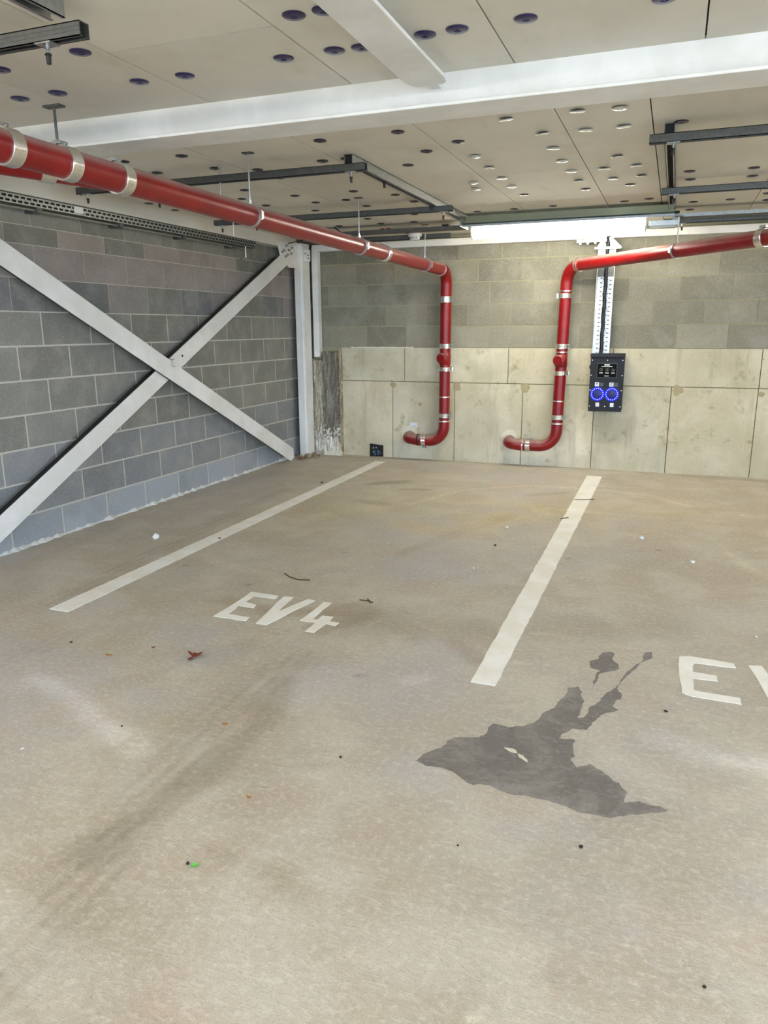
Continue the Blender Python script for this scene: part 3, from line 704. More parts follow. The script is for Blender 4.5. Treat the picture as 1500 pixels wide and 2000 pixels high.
coupling(t, (2.993, 7.915, .545), (0, 0, 1), .05, (1, -.2, 0)); ringband(t, (2.992, 7.915, .48), (0, 0, 1), .015, RP+.008); ringband(t, (2.997, 7.915, .712), (0, 0, 1), .012, RP+.006)
coupling(t, (2.70, 7.915, .235), (1, 0, 0), .05, (0, .3, 1)); ringband(t, (2.645, 7.915, .237), (1, 0, 0), .012, RP+.008)
access(t, 3.003, 7.915, 1.125)
# ---- second pipe behind the first one, far left
t = PIPE1
a, b = Vector((1.35, 2.25, 2.12)), Vector((1.735, 3.02, 2.095)); db = (b-a).normalized()
part(MB().sweep([tuple(a-db*.9), tuple(b)], .05, 32), 'branch_run', M['red'], t, smooth=True)
c = a+db*.46; part(MB().lathe(tuple(c), db, [(-.03, .05), (-.03, .057), (.03, .057), (.03, .05)], 28), 'branch_coupling', M['band'], t, smooth=True)

# mastic collars where the pipes enter the wall, and a small sticker
for x, lab in ((1.335, 'pale mastic collar round the left pipe where it enters the wall'), (2.478, 'pale mastic collar round the right pipe where it enters the wall')):
    n = 30; r = random.Random(int(x*9)); pts = [(x-.004+(.088+.006*r.random())*math.cos(6.283*k/n), D-.012, .285+(.088+.006*r.random())*math.sin(6.283*k/n)) for k in range(n)]
    tag(MB().prism(pts, (0, -.014, 0)).build('pipe_collar', M['mastic']), lab, 'collar')
t = thing('wall_sticker', 'small white sticker on the concrete above the left pipe end', 'sticker', (1.43, D-.014, .39))
q0 = P(801, 825, 1, D-.013); q1 = P(815, 835, 1, D-.013)
part(MB().box(q0.x, q1.x, D-.0145, D-.0125, q1.z, q0.z), 'label_face', M['sticker'], t)
mb = MB()
for k in (0, 1): mb.box(q0.x+.012+k*.035, q0.x+.032+k*.035, D-.0152, D-.0145, q1.z+.012, q1.z+.017)
part(mb, 'printed_marks', M['ink'], t)

# hangers
def hanger(c, ax, top, label, plate=True, mat='steel', r=RP+.006):
    c = Vector(c); t = thing('pipe_hanger', label, 'hanger', tuple(c), 'hangers holding the red pipes')
    w = .018; part(MB().lathe(c, ax, [(-w/2, RP), (-w/2, r), (w/2, r), (w/2, RP)], 32), 'ring', M['steel'], t, smooth=True)
    ax = Vector(ax).normalized(); side = ax.cross(Vector((0, 0, 1))).normalized()
    for s in (-1, 1):
        m = MB(); q = c+side*(s*(RP+.012)); m.prism([tuple(q+ax*a+Vector((0, 0, z))) for a, z in ((-.012, -.02), (.012, -.02), (.012, .02), (-.012, .02))], tuple(side*.008)); m.sweep([q-Vector((0, 0, .026)), q+Vector((0, 0, .026))], .005, 6)
        part(m, 'ring_lug', M['steel'], t)
    part(MB().sweep([(c.x, c.y, c.z+r-.003), (c.x, c.y, top)], .005, 8), 'rod', M['steel'], t)
    part(MB().lathe((c.x, c.y, c.z+r-.002), (0, 0, 1), [(0, .01), (.018, .01), (.019, .006), (.03, .006)], 6), 'nut', M['steel'], t)
    if plate: part(MB().box(c.x-.03, c.x+.03, c.y-.02, c.y+.02, top-.006, top), 'head_plate', M['galv_dark'], t)
hanger((1.778, 3.942, zc(3.942)), (0, 1, 0), ZC, 'steel ring hanger on the left pipe, behind the large beam')
hanger((1.778, 5.534, zc(5.534)), (0, 1, 0), ZC, 'steel ring hanger on the left pipe, just before the lone silver coupling')
hanger((1.778, 7.164, zc(7.164)), (0, 1, 0), ZC, 'steel ring hanger on the left pipe, nearest the back wall')
hp = TOP+dd*((P(1318, 490, 2, 2.05)-TOP).length); hanger(tuple(hp), tuple(dd), 2.318, 'steel ring hanger holding the right pipe below the ceiling')
t = thing('threaded_rod', 'steel rod with foot plate hanging from the ceiling in front of the large beam', 'rod', (1.75, 2.47, ZC))
q = P(105, 206, 2, ZC); part(MB().sweep([(q.x, q.y, ZC), (q.x, q.y, 2.10)], .006, 8), 'rod', M['galv_dark'], t); part(MB().box(q.x-.045, q.x+.045, q.y-.02, q.y+.02, ZC-.008, ZC), 'foot_plate', M['galv_dark'], t)
for (px, y0, y1, lab) in ((430, 357, 382, 'thin rod hanging from the first slotted channel, left of a ring hanger'), (455, 425, 445, 'thin rod stub hanging near the red cables by the left pipe')):
    q = P(px, y0, 2, ZS); zz = q.z-.14; q.z = ZC
    tag(MB().sweep([(q.x, q.y, q.z), (q.x, q.y, zz)], .005, 8).lathe((q.x, q.y, q.z-.012), (0, 0, 1), [(0, .01), (.012, .01)], 6).build('threaded_rod', M['steel']), lab, 'rod')

# ================================================================ CEILING FIXING DISCS
def disc_mesh(r, mat, tilt):
    mb = MB(); mb.lathe((0, 0, 0), (0, 0, -1), [(0, r*.9), (.001, r), (.0035, r), (.006, r*.86), (.0065, r*.34), (.004, r*.26), (.004, r*.1), (.007, r*.09), (.007, 0.0005)], 28)
    o = mb.build('fixing_disc', mat, smooth=True); o.rotation_euler = tilt; return o
def disc(px, py, pr, cat, label, group=None, z=ZC-.0005):
    q = P(px, py, 2, z)
    src = DISC[pr]; o = src.copy(); COL.objects.link(o); o.location = (q.x, q.y, z)
    if pr == 'pale': o.rotation_euler = (random.uniform(-.12, .12)+.1, random.uniform(-.08, .08), 0); o.location.z -= .006
    tag(o, label, 'disc', group); return o
DISC = {'near': disc_mesh(.037, M['disc'], (0, 0, 0)), 'far': disc_mesh(.034, M['disc_back'], (0, 0, 0)), 'pale': disc_mesh(.034, M['disc_glint'], (0, 0, 0))}
near = [((157, 101), 'dark blue ceiling disc right of the black rod cap at top left'), ((0, 135), 'dark blue ceiling disc cut by the left edge of the photo'),
        ((39, 192), 'dark blue ceiling disc nearest the red pipe at the left'), ((113, 181), 'dark blue ceiling disc just above the hanging rod foot plate'),
        ((272, 159), 'dark blue ceiling disc left of a similar one in the left front bay'), ((361, 147), 'dark blue ceiling disc right of a similar one in the left front bay'),
        ((574, 29), 'large dark blue ceiling disc near the top edge, left of the short beam'), ((632, 19), 'dark blue disc partly hidden at the left edge of the short beam, top one'),
        ((554, 113), 'lone dark blue disc left of the ceiling joint, before the large beam'), ((653, 98), 'dark blue disc beside the left edge of the short beam, fully visible'),
        ((706, 92), 'dark blue disc partly hidden by the short beam, nearest the large beam'), ((830, 67), 'dark blue disc just right of the short beam'),
        ((893, 56), 'dark blue disc second to the right of the short beam'), ((1027, 35), 'dark blue disc alone on the wide board right of the short beam'), ((1298, -4), 'dark blue disc cut by the top edge of the photo')]
for (x, y), lab in near: disc(x, y, 'near', 'disc', lab)
left = [(355, 304), (241, 315), (307, 337), (420, 328), (21, 361), (478, 371), (186, 387), (217, 401), (291, 397), (272, 414), (342, 410), (391, 432), (405, 441), (445, 449), (480, 456), (472, 388), (503, 331), (512, 463), (565, 470)]
mid = [(625, 274), (777, 257), (833, 295), (797, 322), (630, 314), (676, 310), (546, 347), (667, 332), (690, 373), (576, 382), (617, 395), (520, 401), (616, 411), (676, 390), (772, 380), (716, 402), (809, 393), (809, 418), (718, 427), (744, 436), (809, 433), (662, 441), (739, 463), (854, 448), (895, 276)]
cen = [(1003, 363), (1024, 380), (1080, 402), (1144, 369), (1231, 360), (1220, 393), (1268, 388), (1004, 408), (932, 413)]
rig = [(1331, 237), (1347, 334), (1348, 350), (1473, 327), (1470, 343), (1354, 394), (1427, 389), (1500, 377), (1498, 390), (1347, 409), (1433, 424), (1485, 421)]
pale = [(1128, 214), (1211, 208), (1144, 251), (1219, 244), (1059, 258), (1081, 287), (1098, 312), (1116, 332), (1130, 351), (1206, 303), (1180, 327), (1243, 321), (1254, 341), (1198, 347), (927, 303), (955, 325), (988, 230), (980, 346), (1000, 362), (925, 355), (930, 367)]
for L_, pr, lab, gr in ((left, 'far', 'small dark disc on the ceiling behind the large beam, around the left red pipe', 'dark discs over the left red pipe'),
                        (mid, 'far', 'small dark disc on the ceiling around the bright rail, left of the pale discs', 'dark discs around the bright rail'),
                        (cen, 'far', 'small dark disc on the shaded ceiling strip above the lamp and trunking', 'dark discs above the trunking'),
                        (rig, 'far', 'small dark disc on the ceiling at right, beside the dark hollow rail', 'dark discs right of the hollow rail'),
                        (pale, 'pale', 'dark disc with a painted pale glint on the ceiling boards behind the large beam', 'pale rimmed ceiling discs')):
    for x, y in L_:
        if (x, y) == (1003, 363): continue
        disc(x, y, pr, 'disc', lab, gr)
        if pr == 'pale':
            o = disc(x, y, 'far', 'disc', lab, gr); o.scale = (.84, .84, .35)
            o2 = [q for q in COL.objects if q.name.startswith('fixing_disc')][-1]
            # the dark disc face sits inside a rim painted as glint: a part of it
            w = PALE = [q for q in COL.objects if q.get('group') == 'pale rimmed ceiling discs' and q.parent is None][-2]
            loc = o.location.copy(); o.parent = w; o.location = (0, .006, .001); o.rotation_euler = (0, 0, 0)
            for kk in ('label', 'category', 'group'):
                if kk in o: del o[kk]
            o.name = 'dark_disc_face'
for k in DISC: bpy.data.objects.remove(DISC[k])

# ================================================================ LAMPS
def batten(x0, x1, y, z, label, tube, group=None, box=True):
    t = thing('batten_lamp', label, 'lamp', ((x0+x1)/2, y, z), group)
    part(MB().prism([(x0, y-.045, z+.03), (x0, y-.04, z+.068), (x0, y+.04, z+.068), (x0, y+.045, z+.03)], (x1-x0, 0, 0)), 'housing', M['lamp_body'], t, bevel=.003)
    n = 10; prof = [(x0+.01, y+.056*math.cos(math.pi*(1+k/n)), z+.02+.052*math.sin(math.pi*(1+k/n))) for k in range(n+1)]+[(x0+.01, y+.054, z+.048), (x0+.01, y-.054, z+.048)]
    part(MB().prism(prof, (x1-x0-.02, 0, 0)), 'diffuser', tube, t)
    for x in (x0, x1-.012): part(MB().prism([(x, y+.055*math.cos(math.pi*(1+k/n)), z+.02+.055*math.sin(math.pi*(1+k/n))) for k in range(n+1)]+[(x, y+.05, z+.062), (x, y-.05, z+.062)], (.012, 0, 0)), 'end_cap', M['plastic'], t)
    return t
LY = 7.0
lx0 = P(922, 463, 1, LY).x; lx1 = P(1262, 447, 1, LY).x
batten(lx0, lx1, LY, 2.262, 'long lit batten lamp hanging near the back wall', M['tube'])
t = thing('terminal_box', 'small galvanised box at the right end of the lit lamp', 'box', (3.9, LY, 2.28))
part(MB().box(3.79, 4.03, LY-.05, LY+.03, 2.262, 2.302), 'box_body', M['galv_bright'], t, bevel=.002); part(MB().box(3.80, 4.0, LY-.046, LY+.03, 2.245, 2.262), 'box_base', M['lamp_body'], t)
part(MB().box(3.975, 4.025, LY-.06, LY-.0, 2.302, 2.345), 'clamp', M['galv'], t); part(MB().box(3.975, 4.025, LY-.065, LY-.005, 2.345, 2.368), 'clamp_cap', M['rubber'], t)
# unseen battens added to even out the light, behind and right of camera
for x, y in ((.7, .1), (5.2, .1), (.7, -2.9), (5.2, -2.9), (6.3, 6.6), (7.2, 3.6)):
    batten(x, x+1.5, y, 2.262, 'added unseen batten lamp lighting the car park', M['tube_added'], 'added lamps outside the picture')

# smoke detector and its cables
t = thing('smoke_detector', 'white smoke detector hanging under the ceiling beside the left pipe', 'detector', (1.632, 7.3, 2.38))
part(MB().lathe((1.632, 7.3, 2.372), (0, 0, -1), [(0, .055), (.028, .055), (.030, .05)], 28), 'mounting_box', M['plastic'], t, smooth=True)
part(MB().lathe((1.632, 7.3, 2.342), (0, 0, -1), [(0, .062), (.006, .068), (.022, .068), (.028, .055), (.034, .05), (.055, .046), (.062, .038), (.063, .001)], 28), 'sensor_head', M['plastic'], t, smooth=True)
mb = MB()
for k in range(5):
    a = -2.3+k*.35; mb.box(1.632+.049*math.cos(a)-.003, 1.632+.049*math.cos(a)+.003, 7.3+.049*math.sin(a)-.002, 7.3+.049*math.sin(a)+.002, 2.293, 2.306)
part(mb, 'vent_slots', M['ink'], t)
part(MB().box(1.75, 1.756, 7.27, 7.275, 2.30, 2.37), 'earth_tag', M['steel'], t)
def wire(name, pts, rad, mat, label, pz=7.2):
    W_ = [P(x, y, 1, pz) for x, y in pts]; o = MB().sweep(W_, rad, 8).build(name, M[mat], smooth=True); return tag(o, label, 'cable')
wire('red_cable', [(742, 450), (752, 444), (765, 449), (775, 453), (790, 454), (799, 455)], .009, 'redwire', 'thick red cable looping into the smoke detector', 7.26)
wire('red_cable', [(620, 452), (660, 447), (700, 451), (760, 447), (830, 442), (870, 441), (893, 437), (897, 425)], .005, 'redwire', 'thin red cable strung along the ceiling toward the lamp', 7.34)
wire('black_cable', [(606, 430), (640, 441), (655, 453), (680, 450), (760, 445), (830, 441), (868, 440)], .004, 'blackwire', 'thin black cable strung above the smoke detector', 7.38)
wire('black_cable', [(634, 431), (648, 441), (664, 452)], .005, 'blackwire', 'short black cable drooping beside the left red pipe', 7.0)
wire('red_cable', [(628, 432), (636, 440), (640, 450), (668, 454)], .006, 'redwire', 'short red cable drooping beside the left red pipe', 6.95)
wire('black_cable', [(520, 472), (560, 476), (594, 469), (612, 472), (660, 480), (720, 478)], .005, 'blackwire', 'black cable draped over the top of the corner column', 7.55)
wire('red_cable', [(480, 476), (520, 482), (545, 487)], .012, 'redwire', 'thick red cable lying behind the top of the rising brace', 7.6)
# little channel offcut brackets
def bracket(px0, px1, y, h, label, mat, n=4):
    a = P(*px0, 1, y); b = P(*px1, 1, y); t = thing('channel_bracket', label, 'bracket', tuple((a+b)/2))
    part(MB().box(a.x, b.x, y-.03, y+.02, a.z-h/2, a.z+h/2), 'channel', M[mat], t, bevel=.002); mb = MB()
    for k in range(n):
        x = a.x+(b.x-a.x)*(k+.5)/n; mb.box(x-.010, x+.010, y-.028, y-.006, a.z-h/2-.016, a.z-h/2)
    part(mb, 'teeth', M[mat], t); return t, a, b
t, a, b = bracket((872, 444), (893, 449), 7.2, .028, 'short galvanised bracket on two rods right of the smoke detector', 'galv_bright', 4)
part(MB().box(a.x-.03, a.x+.03, 7.15, 7.2, a.z-.016, a.z+.02), 'dark_end', M['rubber'], t)
for x in (a.x+.01, b.x-.005): part(MB().sweep([(x, 7.19, a.z), (x, 7.19, ZC)], .004, 6), 'rod', M['steel'], t)
bracket((1127, 472), (1186, 467), 7.93, .030, 'short white bracket below the lit lamp above the vertical tray', 'galv_bright', 4)

# ================================================================ EV CHARGER AND ITS TRAY
t = thing('cable_tray', 'bright perforated vertical cable tray above the charger on the back wall', 'cable tray', (3.385, 8.0, 1.2))
ty = 7.965
def tray_half(x0t, x0b, w):
    mb = MB(); L = 1.08; perforated(mb, (x0b, ty, 1.16), Vector((x0t-x0b, 0, 1.02)).normalized(), (1, 0, 0), L, w, .042, (.010, .020), [w*.24, w*.80]); return mb
part(tray_half(3.31, 3.305, .158), 'tray_base', M['galv_bright'], t)
part(MB().box(3.302, 3.306, ty-.022, ty+.01, 1.16, 2.24).box(3.462, 3.466, ty-.022, ty+.01, 1.16, 2.24), 'side_rail', M['galv_bright'], t)
part(MB().prism([(3.29, ty-.05, 2.20), (3.36, ty-.05, 2.20), (3.375, ty-.05, 2.29), (3.345, ty-.05, 2.29)], (0, .05, 0)).prism([(3.42, ty-.05, 2.20), (3.52, ty-.05, 2.20), (3.43, ty-.05, 2.29), (3.40, ty-.05, 2.29)], (0, .04, 0)), 'top_gusset', M['galv'], t)
part(MB().box(3.27, 3.52, ty-.055, ty, 2.185, 2.205), 'cross_strut', M['galv_bright'], t)
part(MB().box(3.306, 3.462, ty-.020, ty-.014, 1.93, 2.02), 'joint_sleeve', M['galv_dark'], t)
c = MB(); pts = []
for k in range(46): z = 2.30-k*.025; pts.append((3.392+.0025*math.sin(k*.8)-.006*(k/46), ty-.025+.004*math.cos(k*1.3), z))
o = c.sweep(pts, .018, 10).build('charger_cable', M['blackwire'], smooth=True); tag(o, 'thick black supply cable tied down the middle of the vertical tray', 'cable')
mb = MB()
for k in range(14): z = 2.1-k*.067; mb.box(3.366, 3.414, ty-.045, ty-.008, z, z+.006)
keep(mb.build('cable_ties', M['blackwire']), o); 

X0, X1, Z0, Z1, YF, YB = 3.300, 3.622, .622, 1.192, 7.87, 8.0
t = thing('ev_charger', 'dark blue wall charging unit with two glowing blue socket rings', 'charger', ((X0+X1)/2, YB, Z0))
part(MB().box(X0+.01, X1-.005, YF+.03, D-.012, Z0+.01, Z1-.01), 'back_box', M['navy'], t, bevel=.004)
part(MB().box(X0, X1, YF, YF+.03, Z0, Z1-.035), 'front_panel', M['navy'], t, bevel=.004)
part(MB().prism([(X0-.004, YF-.012, Z1-.035), (X0-.004, YF+.06, Z1-.03), (X0-.004, YF+.06, Z1+.004), (X0-.004, YF-.006, Z1+.002)], (X1-X0+.008, 0, 0)), 'hood', M['navy'], t, bevel=.003)
part(MB().lathe((X0, YF+.05, Z1-.13), (-1, 0, 0), [(0, .02), (.012, .02), (.014, .014)], 16), 'side_lock', M['rubber'], t)
def U(u, v): return X0+(X1-X0)*u, Z1-(Z1-Z0)*v       # panel coordinates, v down
def rect(mb, u0, u1, v0, v1, y, th=.0012):
    a = U(u0, v0); b = U(u1, v1); return mb.box(a[0], b[0], y-th, y, b[1], a[1])
s = part(rect(MB(), .20, .80, .155, .415, YF, .004), 'display', M['bezel'], t, bevel=.001)
sub(rect(MB(), .215, .785, .168, .402, YF-.0038, .001), 'screen_glass', M['screen'], s)
txt = MB(); ys = YF-.0048
for u0, u1 in ((.42, .445), (.45, .47), (.475, .497), (.502, .522), (.527, .55), (.555, .575)): rect(txt, u0, u1, .180, .196, ys, .0006)
for k in range(9): rect(txt, .34+k*.036, .34+k*.036+.026, .214, .221, ys, .0006)
for c0 in (.28, .46, .64):
    for k in range(3): rect(txt, c0+k*.035, c0+k*.035+.025, .322, .332, ys, .0006)
for k in range(4): rect(txt, .44+k*.032, .44+k*.032+.022, .375, .383, ys, .0006)
sub(txt, 'screen_lettering', M['ui'], s)
ic = MB()
for c0 in (.33, .51, .69):
    x, z = U(c0, .272); n = 14
    for k in range(n):
        if c0 == .69 and k in (2, 3, 4): continue
        a = 6.283*k/n; ic.box(x+.015*math.cos(a)-.002, x+.015*math.cos(a)+.002, ys-.0006, ys, z+.015*math.sin(a)-.002, z+.015*math.sin(a)+.002)
    ic.box(x-.003, x+.003, ys-.0006, ys, z-.009, z+.007)
sub(ic, 'screen_icons', M['ui_dim'], s)
for u, nm in ((.255, 'left'), (.69, 'right')):
    x, z = U(u, .695); R_ = .056
    k = part(MB().lathe((x, YF, z), (0, -1, 0), [(0, .070), (.006, .069), (.008, .064), (.008, .050), (.004, .046), (.004, .0005)], 40), 'socket', M['ledglow'], t, smooth=True)
    sub(MB().lathe((x, YF-.004, z), (0, -1, 0), [(0, .044), (.003, .043), (.004, .040), (.004, .0005)], 32), 'socket_flap', plain('socket flap with added glow', srgb(8, 8, 60), .4, emis=(.002, .002, .3, 1), es=.15), k, smooth=True)  # LED glow put into flap and socket as emission
    m = MB()
    for j in range(18):
        a = 6.283*j/18; m.lathe((x+R_*math.cos(a), YF-.008, z+R_*math.sin(a)), (0, -1, 0), [(0, .0042), (.002, .004), (.003, .0005)], 8)
    sub(m, 'indicator_ring', M['led'], k)
    v0 = .492
    st = part(rect(MB(), u-.09, u+.035, v0, v0+.068, YF), 'upper_sticker', M['sticker'], t); mm = MB()
    if nm == 'left':
        rect(mm, u-.06, u+.005, v0+.018, v0+.030, YF-.0012, .0005); rect(mm, u-.055, u, v0+.040, v0+.047, YF-.0012, .0005)
    else:
        rect(mm, u-.05, u-.035, v0+.015, v0+.052, YF-.0012, .0005); rect(mm, u-.05, u, v0+.015, v0+.022, YF-.0012, .0005); rect(mm, u-.05, u, v0+.045, v0+.052, YF-.0012, .0005); rect(mm, u-.01, u, v0+.03, v0+.052, YF-.0012, .0005)
    sub(mm, 'sticker_print', M['ink'], st)
    part(rect(MB(), u+.05, u+.165, v0+.004, v0+.066, YF), 'dim_sticker', M['sticker_dim'], t)
    part(rect(MB(), u-.035, u+.075, .845, .915, YF), 'lower_sticker', M['sticker'], t)
for u, v in ((.05, .11), (.5, .11), (.95, .11), (.03, .37), (.97, .37), (.02, .63), (.98, .63), (.04, .91), (.5, .91), (.96, .91)):
    x, z = U(u, v); x = min(max(x, X0+.012), X1-.012); part(MB().lathe((x, YF, z), (0, -1, 0), [(0, .006), (.002, .006), (.003, .0045)], 12), 'screw', M['steel'], t)

# black duct mouth at the foot of the back wall
t = thing('duct_mouth', 'square black duct opening with cut cable ends at the foot of the back wall', 'duct', (.93, D, 0))
a = P(724, 868, 1, D-.03); x0, x1, z0, z1 = .845, 1.005, .004, .142
fr = MB(); fr.prism([(x0, D-.03, z1+.006), (x1, D-.03, z1-.008), (x1, D-.03, z1-.02), (x0, D-.03, z1-.008)], (0, .03, 0)); fr.box(x0, x0+.01, D-.03, D, z0, z1); fr.box(x1-.01, x1, D-.03, D, z0, z1-.01); fr.box(x0, x1, D-.03, D, z0, z0+.008)
part(fr, 'duct_rim', M['rubber'], t); part(MB().box(x0+.01, x1-.01, D-.016, D-.0125, z0+.008, z1-.01), 'duct_back', M['rubber'], t)
r = random.Random(3)
for x, z, rr, mm in ((.893, .055, .018, 'teal'), (.945, .062, .016, 'teal'), (.965, .045, .014, 'lil'), (.885, .102, .008, 'pale'), (.92, .105, .006, 'pale'), (.905, .025, .012, 'teal'), (.94, .03, .013, 'lil')):
    m_ = {'teal': plain('teal grey duct end', srgb(70, 100, 110), .5), 'lil': plain('violet grey duct end', srgb(74, 78, 112), .5), 'pale': plain('pale wire end', srgb(170, 180, 190), .5)}[mm]
    part(MB().sweep([(x, D-.014, z), (x, D-.028, z-.003)], rr, 12), 'cable_end', m_, t)

# ================================================================ FLOOR MARKINGS
def jag(poly, depth, amp, rnd):
    pts = [Vector(p) for p in poly]
    for _ in range(depth):
        q = []
        for a, b in zip(pts, pts[1:]+pts[:1]):
            d = b-a; n = Vector((-d.y, d.x, 0)); q += [a, (a+b)/2+n*rnd.uniform(-amp, amp)]
        pts = q
    return pts
def marking(name, px, label, cat='line marking', parent=None, jitter=.02, h=.0016, grp=None, wob=3):
    rnd = random.Random(len(px)+int(px[0][0])); P3 = [P(x, y, 2, 0) for x, y in px]
    for p in P3: p.z = .0002
    poly = jag(P3, wob, jitter, rnd)
    mb = MB().prism([tuple(p) for p in poly], (0, 0, h))
    o = mb.build(name, M['paint'])
    if parent is not None: o.parent = parent
    else: tag(o, label, cat)
    return o
def stripe(x0a, x1a, ya, x0b, x1b, yb, label):
    r = random.Random(int(ya*100)); n = 110; L = []; R_ = []
    for k in range(n+1):
        f = k/n; y = ya+(yb-ya)*f; j = lambda: r.uniform(-.0028, .0028)
        L.append((x0a+(x0b-x0a)*f+j(), y, .0002)); R_.append((x1a+(x1b-x1a)*f+j(), y, .0002))
    mb = MB(); v = L+R_; n1 = n+1; v2 = [(a, b, .0018) for a, b, _ in v]
    fs = [(k+2*n1, k+1+2*n1, k+1+3*n1, k+3*n1) for k in range(n)]+[(k, k+1, k+1+2*n1, k+2*n1) for k in range(n)]+[(k+n1, k+1+n1, k+1+3*n1, k+3*n1) for k in range(n)]
    fs += [(0, n1, 3*n1, 2*n1), (n, n+n1, n+3*n1, n+2*n1)]
    mb.add(v+v2, fs); return tag(mb.build('parking_line', M['paint']), label, 'parking line')
stripe(1.046, 1.178, 2.888, 1.030, 1.150, 7.74, 'white parking line left of the EV4 lettering')
stripe(3.378, 3.486, 2.832, 3.352, 3.500, 7.628, 'white parking line between EV4 and the cut off EV lettering')
E4 = lambda pts: [(380+x/4.6875, 1130+y/4.6875) for x, y in pts]
t = thing('bay_lettering', 'white painted letters EV4 on the floor between the two parking lines', 'lettering', (0, 0, 0))
marking('letter_e', E4([(520, 122), (768, 160), (740, 188), (545, 163), (465, 215), (566, 242), (543, 272), (400, 250), (310, 325), (500, 355), (470, 390), (170, 345)]), '', parent=t, wob=2)
marking('letter_v', E4([(820, 165), (908, 172), (770, 300), (1040, 188), (1105, 205), (655, 427), (560, 412)]), '', parent=t, wob=2)
marking('figure_four', E4([(1180, 215), (1255, 225), (1080, 375), (1125, 378), (1170, 340), (1270, 352), (1235, 392), (1325, 408), (1290, 435), (1205, 415), (1095, 497), (1010, 485), (1105, 405), (960, 385)]), '', parent=t, wob=2)
E5 = lambda pts: [(1300+x/7.5, 1250+y/7.5) for x, y in pts]
t = thing('bay_lettering', 'white painted letters EV at the right edge, cut off by the photo', 'lettering', (0, 0, 0))
marking('letter_e', E5([(200, 245), (330, 235), (1000, 350), (1030, 415), (800, 390), (425, 340), (400, 370), (400, 470), (750, 530), (760, 608), (400, 565), (415, 740), (1090, 855), (1112, 948), (400, 830), (290, 800), (240, 770), (225, 650), (195, 420)]), '', parent=t, wob=2)
marking('letter_v', E5([(1210, 375), (1410, 385), (1690, 830), (1900, 480), (2060, 510), (1760, 1030), (1600, 1010)]), '', parent=t, wob=2)

# damp stains
def stain(px, name, label, amp=.16, depth=4, parent=None):
    rnd = random.Random(len(px)*3)
    P3 = [P(750+x/2.3077, 1200+y/2.3077, 2, 0) for x, y in px]
    for p in P3: p.z = .0006
    poly = jag(P3, depth, amp, rnd)
    bm = bmesh.new(); vs = [bm.verts.new(p) for p in poly]; f = bm.faces.new(vs)
    if f.normal.z < 0: f.normal_flip()
    # inner ring so that the rim can be darker than the middle
    r = bmesh.ops.inset_region(bm, faces=[f], thickness=.018, depth=0)
    lay = bm.loops.layers.float_color.new('Col')
    for ff in bm.faces:
        for l in ff.loops:
            rim = l.vert in vs; k = .74 if rim else 1.04; l[lay] = (k, k, k*1.01, 1)
    bmesh.ops.triangulate(bm, faces=bm.faces); 
    for v in bm.verts: v.co.z = .0006
    me = bpy.data.meshes.new(name); bm.to_mesh(me); bm.free(); o = link(name, me, M['stain'])
    if parent is not None: o.parent = parent
    else: tag(o, label, 'stain')
    return o
S = [(145, 660), (200, 620), (260, 600), (320, 555), (450, 545), (490, 492), (560, 510), (630, 505), (700, 470), (760, 425), (790, 390), (830, 330), (880, 325), (890, 370), (885, 430), (870, 470), (900, 465), (960, 400), (1010, 350), (1065, 300), (1070, 380), (1030, 415), (1055, 430), (1000, 445), (950, 480), (915, 522), (850, 515), (800, 540), (790, 560), (860, 565), (850, 590), (860, 640), (840, 650), (870, 690), (930, 675), (1000, 720), (1060, 760), (1095, 800), (1085, 850), (1150, 842), (1240, 865), (1280, 885), (1200, 895), (1100, 905), (1020, 920), (950, 905), (870, 890), (830, 870), (740, 840), (650, 820), (540, 800), (470, 770), (400, 770), (350, 740), (310, 710), (250, 690), (190, 685)]
stain(S, 'damp_stain', 'large dark damp stain on the floor in front of the right parking line', .11, 4)
stain([(925, 210), (970, 200), (1000, 170), (1030, 170), (1030, 200), (1060, 245), (1000, 260), (960, 300), (925, 345), (945, 300), (975, 255), (930, 240)], 'damp_stain', 'small dark splash stain just above the large damp stain', .14, 3)
stain([(1062, 300), (1110, 250), (1170, 205), (1178, 172), (1208, 170), (1212, 195), (1180, 208), (1120, 256), (1072, 304)], 'damp_stain', 'thin dark trickle stain leading up right from the large damp stain', .08, 2)

big = [q for q in COL.objects if q.name == 'damp_stain'][0]
for pl in ([(540, 600), (570, 605), (592, 612), (600, 626), (572, 622), (556, 612)], [(600, 628), (630, 640), (650, 668), (622, 652)]):
    pts = jag([Vector((*P(750+x/2.3077, 1200+y/2.3077, 2, 0)[:2], .0008)) for x, y in pl], 2, .15, random.Random(5))
    MB().prism([tuple(p) for p in pts], (0, 0, .0012)).build('pale_patch', M['mastic'], big)
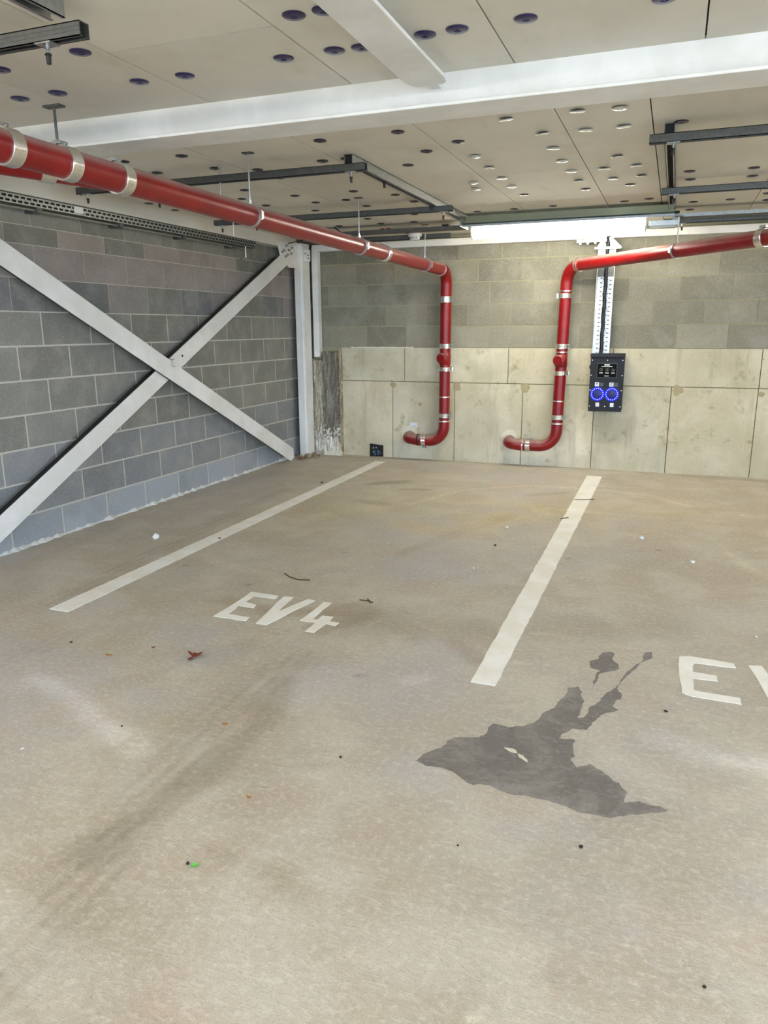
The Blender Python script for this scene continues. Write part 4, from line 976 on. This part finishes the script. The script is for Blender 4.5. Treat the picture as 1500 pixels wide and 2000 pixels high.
# ================================================================ LITTER ON THE FLOOR
def crumb(px, py, s, mat, name, label, flat=.5, seed=0, cat='litter'):
    r = random.Random(seed+int(px)); q = P(px, py, 2, 0); bm = bmesh.new(); bmesh.ops.create_icosphere(bm, subdivisions=2, radius=s)
    for v in bm.verts: v.co *= r.uniform(.72, 1.25); v.co.z *= flat
    me = bpy.data.meshes.new(name); bm.to_mesh(me); bm.free(); o = link(name, me, M[mat]); o.location = (q.x, q.y, s*flat*.8); o.rotation_euler = (0, 0, r.uniform(0, 6)); return tag(o, label, cat)
def leaf(px, py, L, mat, label, curl=.35, ang=0, w=.35):
    q = P(px, py, 2, 0); n = 8; vs = []; fs = []
    for i in range(n+1):
        f = i/n; hw = L*w*math.sin(math.pi*(.06+.9*f))*(.8+.2*math.sin(f*19)); z = .003+curl*L*(f-.5)**2*1.6
        for s_, zz in ((-1, .35), (0, 0), (1, .35)): vs.append((L*(f-.5), hw*s_, z+hw*zz))
    for i in range(n):
        for j in (0, 1): fs.append((i*3+j, i*3+j+1, i*3+j+4, i*3+j+3))
    mb = MB().add(vs, fs); o = mb.build('dry_leaf', M[mat]); md = o.modifiers.new('thick', 'SOLIDIFY'); md.thickness = .0012
    o.location = (q.x, q.y, .001); o.rotation_euler = (0, 0, ang); return tag(o, label, 'leaf')
crumb(305, 1052, .022, 'foil', 'crumpled_paper', 'small crumpled white scrap on the floor between the left wall and parking line', 1.0)
leaf(383, 1284, .07, 'leaf', 'largest reddish brown dry leaf on the floor below the EV4 lettering', .9, .4, .4)
leaf(372, 1290, .04, 'leaf', 'small reddish leaf fragment touching the largest dry leaf', .6, 1.6)
leaf(213, 1282, .035, 'ochre', 'ochre leaf fragment on the floor left of the largest dry leaf', .4, .2)
leaf(300, 1266, .02, 'leaf', 'tiny brown leaf flake between the two larger leaf pieces', .4, 1)
leaf(440, 1416, .026, 'ochre', 'tiny ochre leaf on the floor below the largest dry leaf', .3, .3, .4)
leaf(486, 1560, .022, 'ochre', 'curled orange leaf on the foreground floor', .5, 2.4)
leaf(380, 1693, .020, 'green', 'tiny bright green leaf on the foreground floor', .2, .8, .6)
crumb(367, 1688, .005, 'grit', 'pebble', 'dark pebble beside the tiny green leaf', .9); crumb(1135, 1655, .006, 'grit', 'pebble', 'dark pebble on the foreground floor below the large damp stain', .6)
crumb(665, 1480, .005, 'grit', 'pebble', 'dark pebble left of the large damp stain', .8); crumb(894, 1652, .003, 'grit', 'pebble', 'tiny dark speck of grit below the left tip of the damp stain', .8)
crumb(1376, 1929, .004, 'grit', 'pebble', 'dark grit near the lower right corner of the photo', .8); crumb(238, 1419, .004, 'grit', 'pebble', 'dark grit on the pale streak at left', .8); crumb(1300, 1390, .008, 'grit', 'pebble', 'dark crumb on the floor below the cut off letter E', .4)
crumb(139, 1255, .006, 'grit', 'pebble', 'dark crumb beside the tyre tread marks at left', .6); crumb(967, 1066, .010, 'grit', 'pebble', 'dark crumb between the lines left of the right parking line', .6)
crumb(429, 1052, .010, 'grit', 'pebble', 'dark crumb on the left parking line', .4); crumb(629, 943, .014, 'grit', 'pebble', 'dark crumb just left of the far end of the left parking line', .4)
crumb(1253, 1053, .016, 'foil', 'white_chip', 'white chip of plaster right of the right parking line, the farther one', .8); crumb(1353, 1099, .014, 'foil', 'white_chip', 'white chip of plaster at right, the nearer one', .7)
crumb(990, 1031, .013, 'foil', 'white_chip', 'white chip of plaster left of the right parking line', .6); crumb(44, 1463, .007, 'foil', 'white_chip', 'white chip at the left edge of the foreground floor', .4)
crumb(925, 1110, .006, 'foil', 'white_chip', 'tiny white chip between the parking lines', .5); crumb(1477, 1244, .006, 'foil', 'white_chip', 'tiny white chip above the cut off letter V', .5)
def twig(px, rad, label):
    W_ = [P(x, y, 2, 0)+Vector((0, 0, .004)) for x, y in px]; return tag(MB().sweep(W_, rad, 6).build('twig', M['twig'], smooth=True), label, 'twig')
twig([(556, 1121), (566, 1128), (582, 1133), (605, 1134)], .0035, 'curved brown twig on the floor above the EV4 lettering')
twig([(702, 1173), (715, 1174), (728, 1178)], .003, 'short twig on the floor right of the EV4 lettering')
twig([(718, 1171), (724, 1177), (722, 1180)], .003, 'tiny twig lying across the short twig right of EV4')
twig([(1122, 977), (1145, 977), (1160, 976)], .004, 'thin dark twig lying across the right parking line')
twig([(1095, 1014), (1110, 1012)], .004, 'thin dark twig at the left edge of the right parking line')
